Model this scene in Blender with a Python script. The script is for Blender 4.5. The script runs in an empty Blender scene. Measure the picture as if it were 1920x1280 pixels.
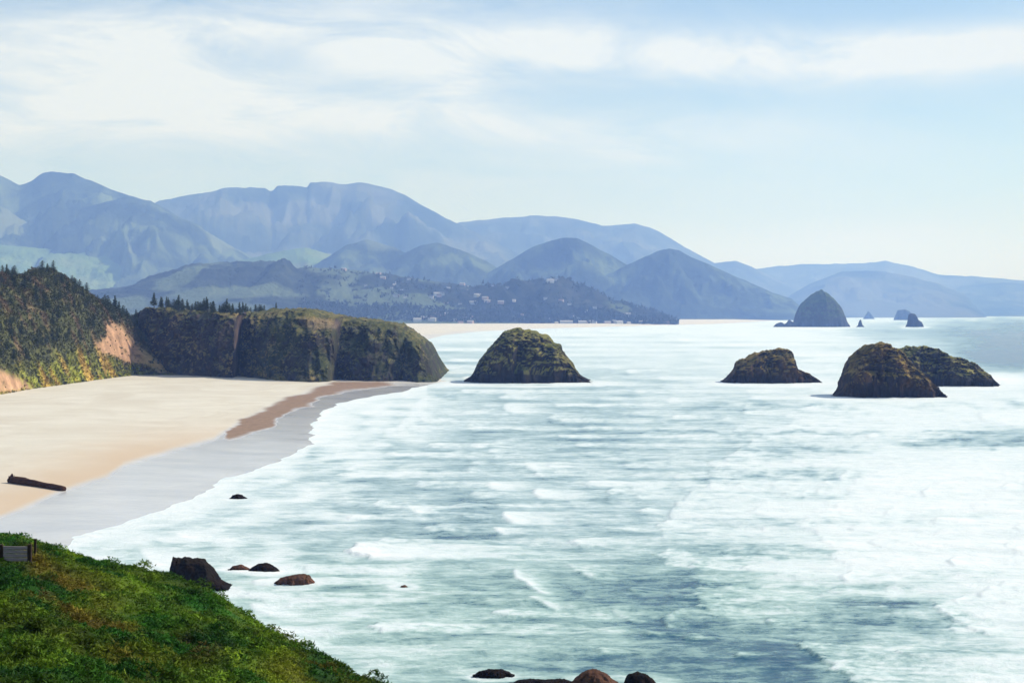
import bpy, math, random
import numpy as np
from math import radians, sin, cos, pi

# ------------------------------------------------------------------ camera, sky, sun, exposure
scene = bpy.context.scene
F = 2800.0; HORIZON = 585.0; H = 45.0
PITCH = math.atan((640 - HORIZON) / F)
cam_d = bpy.data.cameras.new('camera'); cam = bpy.data.objects.new('camera', cam_d)
scene.collection.objects.link(cam); scene.camera = cam
cam_d.sensor_width = 36.0; cam_d.lens = 36.0 * F / 1920
cam_d.clip_start = 0.5; cam_d.clip_end = 120000
cam.location = (0, 0, H); cam.rotation_euler = (pi / 2 - PITCH, 0, 0)

SUN_AZ = 76.0      # degrees from the view direction (+Y) towards +X
SUN_EL = 42.0
world = bpy.data.worlds.new('World'); scene.world = world; world.use_nodes = True
wt = world.node_tree; wt.nodes.clear()
def WN(t, **k):
    n = wt.nodes.new(t)
    for a, b in k.items(): setattr(n, a, b)
    return n
def wmath(op, a, b=None, clamp=False, c=None):
    n = WN('ShaderNodeMath', operation=op, use_clamp=clamp)
    for i, v in enumerate((a, b, c)):
        if v is None: continue
        if isinstance(v, (int, float)): n.inputs[i].default_value = v
        else: wt.links.new(v, n.inputs[i])
    return n.outputs[0]
sky = WN('ShaderNodeTexSky', sky_type='NISHITA', sun_disc=False)
sky.sun_elevation = radians(SUN_EL); sky.sun_rotation = radians(SUN_AZ)
sky.air_density = 1.0; sky.dust_density = 0.6; sky.ozone_density = 1.6; sky.altitude = 50
tc = WN('ShaderNodeTexCoord'); sep = WN('ShaderNodeSeparateXYZ')
wt.links.new(tc.outputs['Generated'], sep.inputs[0])
az = wmath('ARCTAN2', sep.outputs[0], sep.outputs[1])
el = wmath('ARCSINE', sep.outputs[2])
comb = WN('ShaderNodeCombineXYZ')
# wisps: long in azimuth, thin in elevation, slanting slightly
wt.links.new(wmath('MULTIPLY', az, 5.0), comb.inputs[0])
wt.links.new(wmath('MULTIPLY', wmath('ADD', el, wmath('MULTIPLY', az, 0.06)), 17.0), comb.inputs[1])
nz1 = WN('ShaderNodeTexNoise'); nz1.inputs['Scale'].default_value = 1.5; nz1.inputs['Detail'].default_value = 7
nz1.inputs['Roughness'].default_value = 0.66; nz1.inputs['Distortion'].default_value = 0.6
wt.links.new(comb.outputs[0], nz1.inputs['Vector'])
def blob(a0, e0, ra, re, slope=0.0):
    """soft elliptical bank of cloud centred on azimuth a0, elevation e0 (radians)"""
    da = wmath('SUBTRACT', az, a0)
    de = wmath('SUBTRACT', wmath('SUBTRACT', el, e0), wmath('MULTIPLY', da, slope))
    q = wmath('ADD', wmath('POWER', wmath('ABSOLUTE', wmath('DIVIDE', da, ra)), 2.0),
              wmath('POWER', wmath('ABSOLUTE', wmath('DIVIDE', de, re)), 2.0))
    return wmath('EXPONENT', wmath('MULTIPLY', q, -1.0))
def pz(px, py): return (math.atan((px - 960) / F), math.atan((HORIZON - py) / F))
def pblob(px, py, rx, ry, slope=0.0):
    a, e = pz(px, py); return blob(a, e, rx / F, ry / F, slope)
banks = [(pblob(150, 120, 420, 75), .95), (pblob(560, 60, 330, 55), .7), (pblob(420, 215, 560, 50, -.02), .8), (pblob(800, 160, 130, 50, -.15), .55),
         (pblob(1060, 95, 320, 55), .85), (pblob(1560, 122, 400, 46, -.03), 1.0), (pblob(1900, 105, 220, 42, .08), .75), (pblob(100, 260, 400, 60), .6), (pblob(900, 430, 1600, 110), .12), (pblob(1500, 250, 500, 60), .25),
         (pblob(1030, 245, 260, 30), .4), (pblob(900, 330, 700, 60), .28), (pblob(1650, 445, 150, 22), .35),
         (pblob(1200, 290, 150, 30), .2), (pblob(860, 0, 300, 30), .3)]
tot = None
for s, k in banks:
    v = wmath('MULTIPLY', s, k); tot = v if tot is None else wmath('ADD', tot, v)
# scattered thin cloud over the rest of the dome
tot = wmath('ADD', tot, wmath('MULTIPLY', wmath('GREATER_THAN', el, 0.22), 0.30))
cl = wmath('MULTIPLY', tot, wmath('MULTIPLY_ADD', nz1.outputs['Fac'], 3.6, c=-0.85), clamp=True)
mix = WN('ShaderNodeMix', data_type='RGBA'); mix.clamp_factor = True
wt.links.new(cl, mix.inputs['Factor']); 
mul = WN('ShaderNodeMix', data_type='RGBA', blend_type='MULTIPLY'); mul.inputs['Factor'].default_value = 1
wt.links.new(sky.outputs[0], mul.inputs['A']); mul.inputs['B'].default_value = (.95, 1.01, 1.05, 1)
wt.links.new(mul.outputs['Result'], mix.inputs['A']); mix.inputs['B'].default_value = (6.5, 7.0, 7.25, 1)
bg = WN('ShaderNodeBackground'); bg.inputs[1].default_value = 0.108
wo = WN('ShaderNodeOutputWorld')
wt.links.new(mix.outputs['Result'], bg.inputs[0]); wt.links.new(bg.outputs[0], wo.inputs[0])

sun_d = bpy.data.lights.new('sun', 'SUN'); sun = bpy.data.objects.new('sun', sun_d)
scene.collection.objects.link(sun)
sun_d.energy = 4.0; sun_d.angle = radians(0.5); sun_d.color = (1.0, 0.95, 0.89)
sun.location = (300, 300, 400)
sun.rotation_euler = (radians(90 - SUN_EL), 0, radians(180 - SUN_AZ) )
scene.view_settings.view_transform = 'Standard'; scene.view_settings.look = 'None'
scene.view_settings.exposure = 0.27; scene.view_settings.gamma = 1.0
scene.render.engine = 'CYCLES'
cy = scene.cycles
cy.use_denoising = True; cy.max_bounces = 6; cy.diffuse_bounces = 2; cy.glossy_bounces = 2
cy.transmission_bounces = 2; cy.volume_bounces = 1; cy.transparent_max_bounces = 8
cy.caustics_reflective = False; cy.caustics_refractive = False; cy.sample_clamp_indirect = 4

# ------------------------------------------------------------------ helpers
RNG = np.random.default_rng(7); random.seed(7)
COL = scene.collection
_perm = np.random.default_rng(3).permutation(256); _perm = np.concatenate([_perm, _perm, _perm])
_g = np.random.default_rng(4).normal(size=(256, 3)); _g /= np.linalg.norm(_g, axis=1)[:, None]
def perlin(x, y, z=0.0):
    x, y, z = np.broadcast_arrays(np.asarray(x, float), np.asarray(y, float), np.asarray(z, float))
    xi, yi, zi = np.floor(x).astype(int), np.floor(y).astype(int), np.floor(z).astype(int)
    xf, yf, zf = x - xi, y - yi, z - zi
    f = lambda t: t * t * t * (t * (t * 6 - 15) + 10)
    u, v, w = f(xf), f(yf), f(zf); out = 0
    for i in (0, 1):
        for j in (0, 1):
            for k in (0, 1):
                h = _perm[_perm[_perm[(xi + i) & 255] + ((yi + j) & 255)] + ((zi + k) & 255)]
                g = _g[h & 255]
                d = g[..., 0] * (xf - i) + g[..., 1] * (yf - j) + g[..., 2] * (zf - k)
                out = out + d * (u if i else 1 - u) * (v if j else 1 - v) * (w if k else 1 - w)
    return out * 1.5
def fbm(x, y, z=0.0, o=4, r=0.5):
    s = 0; a = 1; n = 0
    for i in range(o):
        s = s + a * perlin(x * 2**i + 17 * i, y * 2**i - 9 * i, np.asarray(z) * 2**i + 5 * i); n += a; a *= r
    return s / n * 1.4
def ridged(x, y, z=0.0, o=4, r=0.5):
    s = 0; a = 1; n = 0
    for i in range(o):
        s = s + a * (1 - 2 * np.abs(perlin(x * 2**i + 31 * i, y * 2**i + 7 * i, np.asarray(z) * 2**i))); n += a; a *= r
    return s / n
def sstep(a, b, x):
    t = np.clip((x - a) / (b - a), 0, 1); return t * t * (3 - 2 * t)

CP, SP = cos(PITCH), sin(PITCH)
def ray(px, py):
    xc = (np.asarray(px, float) - 960) / F; yc = (640 - np.asarray(py, float)) / F
    return xc, CP + yc * SP, -SP + yc * CP
def ground(px, py, z=0.0):
    """point of the level z seen at a spot of the photograph"""
    x, y, dz = ray(px, py); t = (z - H) / dz
    return x * t, y * t
def at_dist(px, py, Y):
    x, y, dz = ray(px, py); t = Y / y
    return x * t, H + dz * t
def to_px(x, y, z):
    f = y * CP - (z - H) * SP; u = y * SP + (z - H) * CP
    return 960 + F * x / f, 640 - F * u / f
def in_poly(px, py, poly):
    ins = np.zeros(np.shape(px), bool); n = len(poly)
    for i in range(n):
        x1, y1 = poly[i]; x2, y2 = poly[(i + 1) % n]
        if y1 == y2: continue
        c = ((y1 > py) != (y2 > py)) & (px < (x2 - x1) * (py - y1) / (y2 - y1) + x1)
        ins ^= c
    return ins
def poly_dist(px, py, pts, closed=True):
    d = np.full(np.shape(px), 1e9); n = len(pts)
    for i in range(n if closed else n - 1):
        x1, y1 = pts[i]; x2, y2 = pts[(i + 1) % n]
        dx, dy = x2 - x1, y2 - y1; t = np.clip(((px - x1) * dx + (py - y1) * dy) / (dx * dx + dy * dy + 1e-12), 0, 1)
        d = np.minimum(d, np.hypot(px - x1 - t * dx, py - y1 - t * dy))
    return d
def soft_poly(px, py, poly, w):
    d = poly_dist(px, py, poly); s = np.where(in_poly(px, py, poly), d, -d)
    return sstep(-w, w, s)

def tag(o, label=None, cat=None, group=None, kind=None):
    if label: o['label'] = label
    if cat: o['category'] = cat
    if group: o['group'] = group
    if kind: o['kind'] = kind
    return o
def raw_mesh(name, V, faces, k, colors=None, smooth=True):
    """V (N,3); faces (M,k) int; colors {attr: (N,3)}"""
    me = bpy.data.meshes.new(name); V = np.asarray(V, np.float32); faces = np.asarray(faces, np.int32)
    me.vertices.add(len(V)); me.vertices.foreach_set('co', V.ravel())
    me.loops.add(faces.size); me.loops.foreach_set('vertex_index', faces.ravel())
    me.polygons.add(len(faces)); me.polygons.foreach_set('loop_start', np.arange(0, faces.size, k, dtype=np.int32))
    me.polygons.foreach_set('loop_total', np.full(len(faces), k, np.int32))
    me.polygons.foreach_set('use_smooth', np.full(len(faces), smooth, bool))
    me.update(calc_edges=True)
    for a, c in (colors or {}).items():
        at = me.attributes.new(a, 'FLOAT_COLOR', 'POINT')
        c4 = np.ones((len(V), 4), np.float32); c4[:, :c.shape[1]] = c; at.data.foreach_set('color', c4.ravel())
    me.validate()
    return me
def link(name, me, material, parent=None):
    o = bpy.data.objects.new(name, me)
    if material: me.materials.clear(); me.materials.append(material)
    COL.objects.link(o); o.parent = parent
    return o
def grid(name, X, Y, Z, material, colors=None, smooth=True, parent=None, origin=None):
    r, c = X.shape; V = np.stack([X, Y, Z], -1).reshape(-1, 3)
    if origin is not None: V = V - np.asarray(origin)
    i = np.arange(r * c).reshape(r, c)
    f = np.stack([i[:-1, :-1], i[:-1, 1:], i[1:, 1:], i[1:, :-1]], -1).reshape(-1, 4)
    # make faces look up
    a, b, d = V[f[:, 0]], V[f[:, 1]], V[f[:, 3]]
    if np.cross(b - a, d - a)[:, 2].sum() < 0: f = f[:, ::-1]
    cc = {k: v.reshape(-1, v.shape[-1]) for k, v in (colors or {}).items()}
    o = link(name, raw_mesh(name, V, f, 4, cc, smooth), material, parent)
    if origin is not None: o.location = origin
    return o
def empty(name, loc, rz=0):
    o = bpy.data.objects.new(name, None); COL.objects.link(o); o.location = loc; o.rotation_euler.z = rz
    o.empty_display_size = 0.5
    return o

class NT:
    def __init__(s, name):
        s.m = bpy.data.materials.new(name); s.m.use_nodes = True; s.t = s.m.node_tree; s.t.nodes.clear()
        s.out = s.t.nodes.new('ShaderNodeOutputMaterial'); s.b = s.t.nodes.new('ShaderNodeBsdfPrincipled')
        s.t.links.new(s.b.outputs[0], s.out.inputs[0]); s.co = s.t.nodes.new('ShaderNodeTexCoord')
    def n(s, t, **k):
        n = s.t.nodes.new(t)
        for a, b in k.items(): setattr(n, a, b)
        return n
    def put(s, sock, v):
        if isinstance(v, (int, float)): sock.default_value = v
        elif isinstance(v, tuple): sock.default_value = (*v, 1) if len(v) == 3 and sock.type == 'RGBA' else v
        else: s.t.links.new(v, sock)
    def math(s, op, a, b=None, c=None, clamp=False):
        n = s.n('ShaderNodeMath', operation=op, use_clamp=clamp)
        for i, v in enumerate((a, b, c)):
            if v is not None: s.put(n.inputs[i], v)
        return n.outputs[0]
    def noise(s, scale, detail=4, rough=.55, vec=(1, 1, 1), dist=0.0, offset=0.0):
        mp = s.n('ShaderNodeMapping'); mp.inputs['Scale'].default_value = vec; mp.inputs['Location'].default_value = (offset,) * 3
        s.t.links.new(s.co.outputs['Object'], mp.inputs[0])
        n = s.n('ShaderNodeTexNoise'); s.t.links.new(mp.outputs[0], n.inputs['Vector'])
        n.inputs['Scale'].default_value = scale; n.inputs['Detail'].default_value = detail
        n.inputs['Roughness'].default_value = rough; n.inputs['Distortion'].default_value = dist
        return n.outputs['Fac']
    def ramp(s, fac, stops):
        n = s.n('ShaderNodeValToRGB'); e = n.color_ramp.elements
        while len(e) < len(stops): e.new(0.5)
        for i, (p, c) in enumerate(stops):
            e[i].position = p; e[i].color = (*c, 1) if not isinstance(c, (int, float)) else (c, c, c, 1)
        s.put(n.inputs[0], fac); return n.outputs[0]
    def mix(s, f, a, b, blend='MIX'):
        n = s.n('ShaderNodeMix', data_type='RGBA', blend_type=blend)
        s.put(n.inputs['Factor'], f); s.put(n.inputs['A'], a); s.put(n.inputs['B'], b); return n.outputs['Result']
    def attr(s, name):
        n = s.n('ShaderNodeAttribute', attribute_name=name); sp = s.n('ShaderNodeSeparateColor')
        s.t.links.new(n.outputs['Color'], sp.inputs[0]); return n.outputs['Color'], sp.outputs
    def normal_z(s):
        g = s.n('ShaderNodeNewGeometry'); sp = s.n('ShaderNodeSeparateXYZ'); s.t.links.new(g.outputs['True Normal'], sp.inputs[0]); return sp.outputs[2]
    def height(s):
        g = s.n('ShaderNodeNewGeometry'); sp = s.n('ShaderNodeSeparateXYZ'); s.t.links.new(g.outputs['Position'], sp.inputs[0]); return sp.outputs[2]
    def bump(s, h, strength=.5, dist=1.0):
        n = s.n('ShaderNodeBump'); n.inputs['Strength'].default_value = strength; n.inputs['Distance'].default_value = dist
        s.t.links.new(h, n.inputs['Height']); s.t.links.new(n.outputs[0], s.b.inputs['Normal'])
    def fin(s, color, rough=.9, spec=.3):
        s.put(s.b.inputs['Base Color'], color); s.put(s.b.inputs['Roughness'], rough)
        s.put(s.b.inputs['Specular IOR Level'], spec); return s.m

# ------------------------------------------------------------------ materials
def mat_rock(name, dark, mid, light, veg1, veg2, scale, veg_z0=.22, veg_z1=.62, wet=3.0, veg_low=4.0, veg_amt=1.0):
    s = NT(name)
    n1 = s.noise(scale, 6, .62); n2 = s.noise(scale * 4, 5, .6, (1, 1, .35)); n3 = s.noise(scale * .6, 3, .5, offset=9)
    rock = s.ramp(s.math('ADD', s.math('MULTIPLY', n1, .6), s.math('MULTIPLY', n2, .4)), [(.35, dark), (.5, mid), (.68, light)])
    veg = s.ramp(n1, [(.35, veg1), (.65, veg2)])
    f = s.math('ADD', s.normal_z(), s.math('MULTIPLY_ADD', n3, 1.0, -.5))
    f = s.math('SMOOTHSTEP', f, veg_z0, veg_z1) if False else s.ramp(f, [(veg_z0, 0.0), (veg_z1, 1.0)])
    hz = s.height(); hv = s.math('MULTIPLY', s.math('SUBTRACT', hz, veg_low), 1 / max(veg_low, .5), clamp=True)
    f = s.math('MULTIPLY', s.math('MULTIPLY', f, hv), veg_amt)
    col = s.mix(f, rock, veg)
    wt_ = s.math('SUBTRACT', 1.0, s.math('DIVIDE', s.math('ADD', hz, s.math('MULTIPLY', n2, wet)), wet * 2), clamp=True)
    col = s.mix(s.math('MULTIPLY', wt_, .75, clamp=True), col, (.006, .005, .0055))
    s.bump(s.math('ADD', n1, n2), 1.0, 2.2 / (scale * 12))
    rough = s.math('SUBTRACT', .95, s.math('MULTIPLY', wt_, .3, clamp=True))
    return s.fin(col, rough, .05)
M_stack = mat_rock('weathered_basalt', (.010, .009, .011), (.028, .024, .024), (.085, .065, .050), (.07, .09, .025), (.28, .25, .075), .07)
M_ochre = mat_rock('ochre_basalt', (.010, .009, .009), (.035, .024, .018), (.13, .075, .04), (.085, .08, .022), (.27, .19, .055), .08)
M_dark = mat_rock('wet_black_rock', (.004, .003, .003), (.009, .006, .005), (.028, .016, .011), (.02, .02, .01), (.05, .04, .02), .5, wet=.6, veg_amt=.2, veg_low=1.0)
M_brown = mat_rock('wet_brown_rock', (.03, .016, .012), (.09, .045, .03), (.16, .08, .055), (.05, .03, .02), (.1, .06, .03), .5, wet=.25, veg_amt=.2, veg_low=1.0)
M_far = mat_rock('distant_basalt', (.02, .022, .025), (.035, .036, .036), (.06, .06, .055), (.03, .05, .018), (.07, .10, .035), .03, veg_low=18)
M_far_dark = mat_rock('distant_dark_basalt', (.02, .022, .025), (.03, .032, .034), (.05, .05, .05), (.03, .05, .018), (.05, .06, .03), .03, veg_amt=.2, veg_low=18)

def mat_headland():
    s = NT('headland_cliff')
    n1 = s.noise(.05, 6, .62); n2 = s.noise(.22, 5, .6, (1, 1, .25)); n3 = s.noise(.035, 4, .55, offset=5); n4 = s.noise(.5, 4, .6)
    rock = s.ramp(s.math('ADD', s.math('MULTIPLY', n1, .55), s.math('MULTIPLY', n2, .45)),
                  [(.34, (.010, .008, .011)), (.5, (.030, .023, .024)), (.66, (.085, .062, .055))])
    veg = s.ramp(s.math('ADD', s.math('MULTIPLY', n3, .6), s.math('MULTIPLY', n4, .4)), [(.38, (.035, .045, .012)), (.5, (.10, .10, .03)), (.62, (.20, .15, .055))])
    green = s.ramp(n2, [(.35, (.015, .022, .010)), (.65, (.045, .055, .02))])
    c, ch = s.attr('tone')
    f = s.math('ADD', s.normal_z(), s.math('MULTIPLY_ADD', n3, .9, -.45))
    f = s.ramp(f, [(.42, 0.0), (.72, 1.0)])
    col = s.mix(s.math('MULTIPLY', ch[1], s.ramp(n1, [(.4, 0.0), (.55, 1.0)])), rock, green)
    col = s.mix(f, col, veg)
    col = s.mix(s.math('MULTIPLY', ch[0], .8), col, (.22, .15, .12))
    s.bump(s.math('ADD', n1, n2), .9, 2.0)
    return s.fin(col, .92, .2)
M_headland = mat_headland()

def mat_attr(name, rough=.9, jitter=.5, scale=.3, bump=0.0, spec=.2, transl=0.0):
    s = NT(name); c, ch = s.attr('tone')
    n = s.noise(scale, 4, .6); k = s.ramp(n, [(.3, 1 - jitter), (.7, 1 + jitter * .8)])
    col = s.mix(1.0, c, k, 'MULTIPLY')
    if bump: s.bump(n, .6, bump)
    m = s.fin(col, rough, spec)
    if transl:
        tr = s.n('ShaderNodeBsdfTranslucent'); s.t.links.new(col, tr.inputs[0])
        mx = s.n('ShaderNodeMixShader'); mx.inputs[0].default_value = transl
        s.t.links.new(s.b.outputs[0], mx.inputs[1]); s.t.links.new(tr.outputs[0], mx.inputs[2]); s.t.links.new(mx.outputs[0], s.out.inputs[0])
    return m
M_leaf = mat_attr('leaves', .75, .35, 1.2, transl=.25)
M_soil = mat_attr('vegetated_soil', .95, .45, .6, .3)
M_bluff = mat_attr('bluff_ground', .95, .5, .12, .8)

def mat_mount(name, c1, c2, c3, scale, patch=None, pamt=.0):
    s = NT(name)
    n1 = s.noise(scale, 5, .6); n2 = s.noise(scale * .35, 3, .5, (1, .6, 2.2), offset=3)
    col = s.ramp(n1, [(.35, c1), (.5, c2), (.66, c3)])
    if patch:
        f = s.ramp(n2, [(.56 - pamt, 0.0), (.60 - pamt, .85)])
        col = s.mix(f, col, patch)
    s.bump(s.noise(scale * 6, 6, .65), .9, 40)
    return s.fin(col, 1.0, .0)
M_mfar = mat_mount('far_mountain_forest', (.015, .025, .02), (.045, .06, .04), (.11, .12, .08), .0012, (.11, .12, .10), .01)
M_mmid = mat_mount('mid_mountain_forest', (.012, .02, .02), (.035, .05, .035), (.12, .16, .08), .002, (.14, .17, .10), .0)
M_valley = mat_mount('valley_pasture', (.08, .13, .05), (.12, .19, .07), (.17, .22, .10), .0016, (.28, .25, .18), -.03)
M_near = mat_mount('near_hill_forest', (.02, .026, .022), (.035, .042, .033), (.07, .075, .055), .006, (.12, .15, .07), -.05)
M_nearg = mat_mount('near_hill_meadow', (.022, .028, .028), (.035, .045, .038), (.06, .075, .055), .006, (.14, .18, .11), .04)

# ------------------------------------------------------------------ the sea
def axis(parts):
    out = []
    for a, b, st in parts: out += list(np.arange(a, b, st))
    return np.array(out, float)
FOAM_X = np.array([500, 700, 900, 1100, 1300, 1500, 1700, 1900.])
FOAM_Y = np.array([590, 605, 625, 650, 680, 710, 740, 780, 820, 860, 900, 960, 1000, 1040, 1080, 1120, 1160, 1200, 1240, 1280.])
FOAM_C = np.array([
 [.9, .9, .9, .9, .9, .9, .75, .55],
 [.9, .9, .85, .9, .9, .9, .50, .20],
 [.8, .8, .78, .80, .85, .90, .38, .05],
 [.8, .7, .6, .72, .80, .84, .56, .02],
 [.7, .6, .55, .60, .70, .80, .72, .08],
 [.6, .6, .50, .50, .62, .74, .80, .55],
 [.6, .55, .5, .48, .62, .70, .78, .85],
 [.6, .6, .5, .36, .50, .62, .72, .80],
 [.6, .6, .42, .36, .50, .58, .76, .55],
 [.55, .52, .42, .42, .52, .58, .78, .92],
 [.5, .45, .40, .46, .55, .66, .90, .97],
 [.5, .38, .30, .42, .52, .82, .90, 1.],
 [.45, .35, .27, .40, .50, .74, .82, .98],
 [.45, .40, .36, .40, .45, .74, .84, .97],
 [.42, .35, .28, .30, .26, .62, .85, .92],
 [.40, .33, .25, .22, .18, .52, .62, .74],
 [.50, .42, .33, .26, .16, .42, .48, .74],
 [.50, .44, .35, .30, .17, .18, .42, .70],
 [.50, .42, .35, .24, .15, .13, .34, .72],
 [.45, .35, .30, .22, .16, .14, .26, .70]])
def interp2(px, py, X, Y, C):
    px = np.clip(px, X[0], X[-1] - 1e-6); py = np.clip(py, Y[0], Y[-1] - 1e-6)
    i = np.searchsorted(X, px, 'right') - 1; j = np.searchsorted(Y, py, 'right') - 1
    a = (px - X[i]) / (X[i + 1] - X[i]); b = (py - Y[j]) / (Y[j + 1] - Y[j])
    a = a * a * (3 - 2 * a); b = b * b * (3 - 2 * b)
    return (C[j, i] * (1 - a) + C[j, i + 1] * a) * (1 - b) + (C[j + 1, i] * (1 - a) + C[j + 1, i + 1] * a) * b
# breaking fronts: leading edge (left) and how far the foam trails to the right, placed on the water
FRONTS = [  # (edge polyline, trail, strength, height of the breaker)
 ([(1392, 818), (1330, 890), (1262, 945), (1228, 985), (1236, 1012)], 300, .24, .35),
 ([(1650, 880), (1590, 925), (1500, 985), (1560, 1030), (1600, 1078)], 420, .34, .2),
 ([(1250, 1030), (1245, 1055), (1300, 1072)], 240, .40, .2),
 ([(1290, 1085), (1300, 1120), (1330, 1150)], 180, .38, .3),
 ([(1490, 1205), (1530, 1235), (1600, 1275), (1620, 1300)], 320, .38, .4),
 ([(1740, 1128), (1755, 1150), (1800, 1170), (1850, 1190)], 200, .35, .4),
 ([(652, 1020), (658, 1034), (690, 1049)], 210, .85, .8),
 ([(940, 962), (938, 970), (955, 980)], 75, .7, .6),
 ([(925, 990), (928, 997), (940, 1003)], 35, .7, .4),
 ([(1000, 918), (996, 925), (1010, 935)], 90, .6, .5),
 ([(912, 904), (910, 911), (930, 918)], 60, .65, .4),
 ([(980, 868), (985, 878), (1010, 886)], 80, .5, .4),
 ([(770, 950), (772, 956), (785, 964)], 40, .7, .3),
 ([(958, 1073), (975, 1090), (1000, 1108), (1018, 1116)], 26, .75, .5),
 ([(990, 1122), (1010, 1130), (1040, 1142)], 45, .5, .3),
 ([(945, 758), (943, 765), (960, 775)], 60, .5, .3),
 ([(790, 745), (770, 765), (745, 800), (735, 815)], 55, .35, .3),
 ([(920, 830), (915, 845), (930, 860)], 60, .35, .3),
 ([(605, 770), (590, 800), (585, 830)], 45, .45, .2),
 ([(330, 998), (332, 1003), (345, 1008)], 35, .55, .2),
 ([(290, 1008), (292, 1012), (300, 1016)], 30, .4, .2),
 ([(266, 1032), (275, 1050), (300, 1066)], 45, .6, .4),
 ([(465, 1130), (470, 1140), (500, 1152)], 60, .5, .3),
 ([(510, 1180), (520, 1195), (570, 1215)], 80, .4, .3),
 ([(1060, 1062), (1070, 1070), (1110, 1085)], 70, .35, .3),
 ([(1140, 1140), (1150, 1150), (1190, 1165)], 150, .3, .3),
 ([(1780, 700), (1800, 708), (1850, 716)], 140, .5, .6),
 ([(1830, 775), (1840, 790), (1900, 800)], 200, .3, .4),
 ([(1560, 760), (1480, 800), (1470, 812)], 300, .25, .3),
 ([(880, 790), (872, 800), (885, 808)], 40, .3, .2),
]
_r = random.Random(5)
for _ in range(520):   # many small breakers all over the surf zone
    y = 600 + 560 * _r.random() ** 1.5; x = _r.uniform(620, 2600); h = (y - 585) * _r.uniform(.015, .04) + 1.5
    if y > 1000 and x < 1250: continue
    h *= .55; k = _r.random() ** 2
    FRONTS.append(([(x, y), (x - 2 * h, y + h), (x - h, y + 2 * h)], _r.uniform(.06, .30) * (y - 500), .10 + .30 * k, .15 + .35 * k))

# long rows of broken white water, one behind the other out to the far shore
y = 618.0
while y < 1190:
    t = (y - 585) / 600; n_ = 3 if y < 900 else 2
    for q in range(n_):
        x = _r.uniform(600 + 60 * t, 1500) if y < 1000 else _r.uniform(420, 1150)
        th = 3 + 12 * t * _r.uniform(.6, 1.4); tr = _r.uniform(110, 330) * (.5 + t)
        if abs(y - 1035) < 22 and x < 950: continue
        FRONTS.append(([(x, y), (x - 1.2 * th, y + .5 * th), (x + .3 * th, y + th)], tr, _r.uniform(.20, .42), .35))
    y += 7 + 24 * t
for x, y, tr, th, st in ((1390, 905, 160, 14, .3), (1500, 860, 240, 16, .35), (1420, 950, 200, 18, .3), (1560, 1100, 200, 14, .3), (1400, 1060, 180, 12, .3), (1330, 1130, 220, 16, .35), (1640, 1010, 200, 16, .2),
                         (1210, 1180, 160, 12, .3), (1120, 1215, 130, 9, .25), (1290, 1190, 180, 10, .3), (1380, 1225, 120, 9, .25), (1180, 1100, 120, 10, .25), (1700, 1215, 200, 20, .25), (1520, 760, 260, 12, .3), (1630, 810, 260, 14, .25)):
    FRONTS.append(([(x, y), (x - 1.3 * th, y + .5 * th), (x + .5 * th, y + th)], tr, st, .4))
cols = axis([(-900, -20, 22), (-20, 1940, 3.2), (1940, 2900, 22)])
ys = axis([(588, 625, .8), (625, 740, 1.2), (740, 1290, 1.9), (1290, 1700, 14)])
PX, PY = np.meshgrid(cols, ys); X, Y = ground(PX, PY, 0.0)
X = np.vstack([X[:1] * 0 + ray(cols, 588)[0] / ray(cols, 588)[1] * 39000, X]); Y = np.vstack([np.full_like(Y[:1], 39000.), Y])
PX, PY = to_px(X, Y, 0 * X)
dist = np.hypot(X, Y)
def sea_foam(X, Y, PX, PY):
    wob = 34 * fbm(PX / 140, PY / 34, 0, 4) + 16 * fbm(PX / 30, PY / 9, 3, 4, .65)
    C = interp2(PX + 1.5 * wob, PY + .35 * wob, FOAM_X, FOAM_Y, FOAM_C)
    C = C * .74 + .15 * sstep(.06, .35, C) + .035 - .04 * sstep(.3, .0, C)
    brkn = fbm(PX / 26, PY / 5, 31, 4, .6)
    add = np.zeros_like(C); dark = np.zeros_like(C); lift = np.zeros_like(C)
    for e, tr, st, ht in FRONTS:
        y0 = min(p[1] for p in e); y1 = max(p[1] for p in e); pad = 5 + .9 * (y1 - y0)
        m = (PY > y0 - pad) & (PY < y1 + pad)
        if not m.any(): continue
        p = sorted(e, key=lambda q: q[1]); ex = np.interp(PY[m], [q[1] for q in p], [q[0] for q in p])
        dx = PX[m] - ex + (1.1 * wob[m] if tr > 200 else .5 * wob[m] if tr > 100 else .3 * wob[m])
        edge = sstep(-3, 9, dx)
        if st < .5: dark[m] = np.maximum(dark[m], .5 * st * np.exp(-np.abs(dx) / (.5 * tr)) * np.exp(-((PY[m] - y1 - .35 * (y1 - y0) - 1.5) / (.35 * (y1 - y0) + 1.5)) ** 2))  # shaded trough below each weaker breaker, painted in as thinner foam
        fall = np.exp(-np.clip(dx, 0, None) / tr) * edge
        yy = (PY[m] - y0) / max(y1 - y0, 1); ends = sstep(-.25, .1, yy) * (1 - sstep(.85, 1.15, yy))
        brk = np.clip(.75 + 1.1 * brkn[m], .15, 1.25) if st < .5 else np.clip(.95 + .5 * brkn[m], .3, 1.1)
        add[m] = np.maximum(add[m], st * fall * ends * brk)
        lift[m] = np.maximum(lift[m], ht * edge * np.exp(-np.clip(dx, 0, None) / (.35 * tr + 5)) * ends)
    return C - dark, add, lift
C, add, lift = sea_foam(X, Y, PX, PY)
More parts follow.
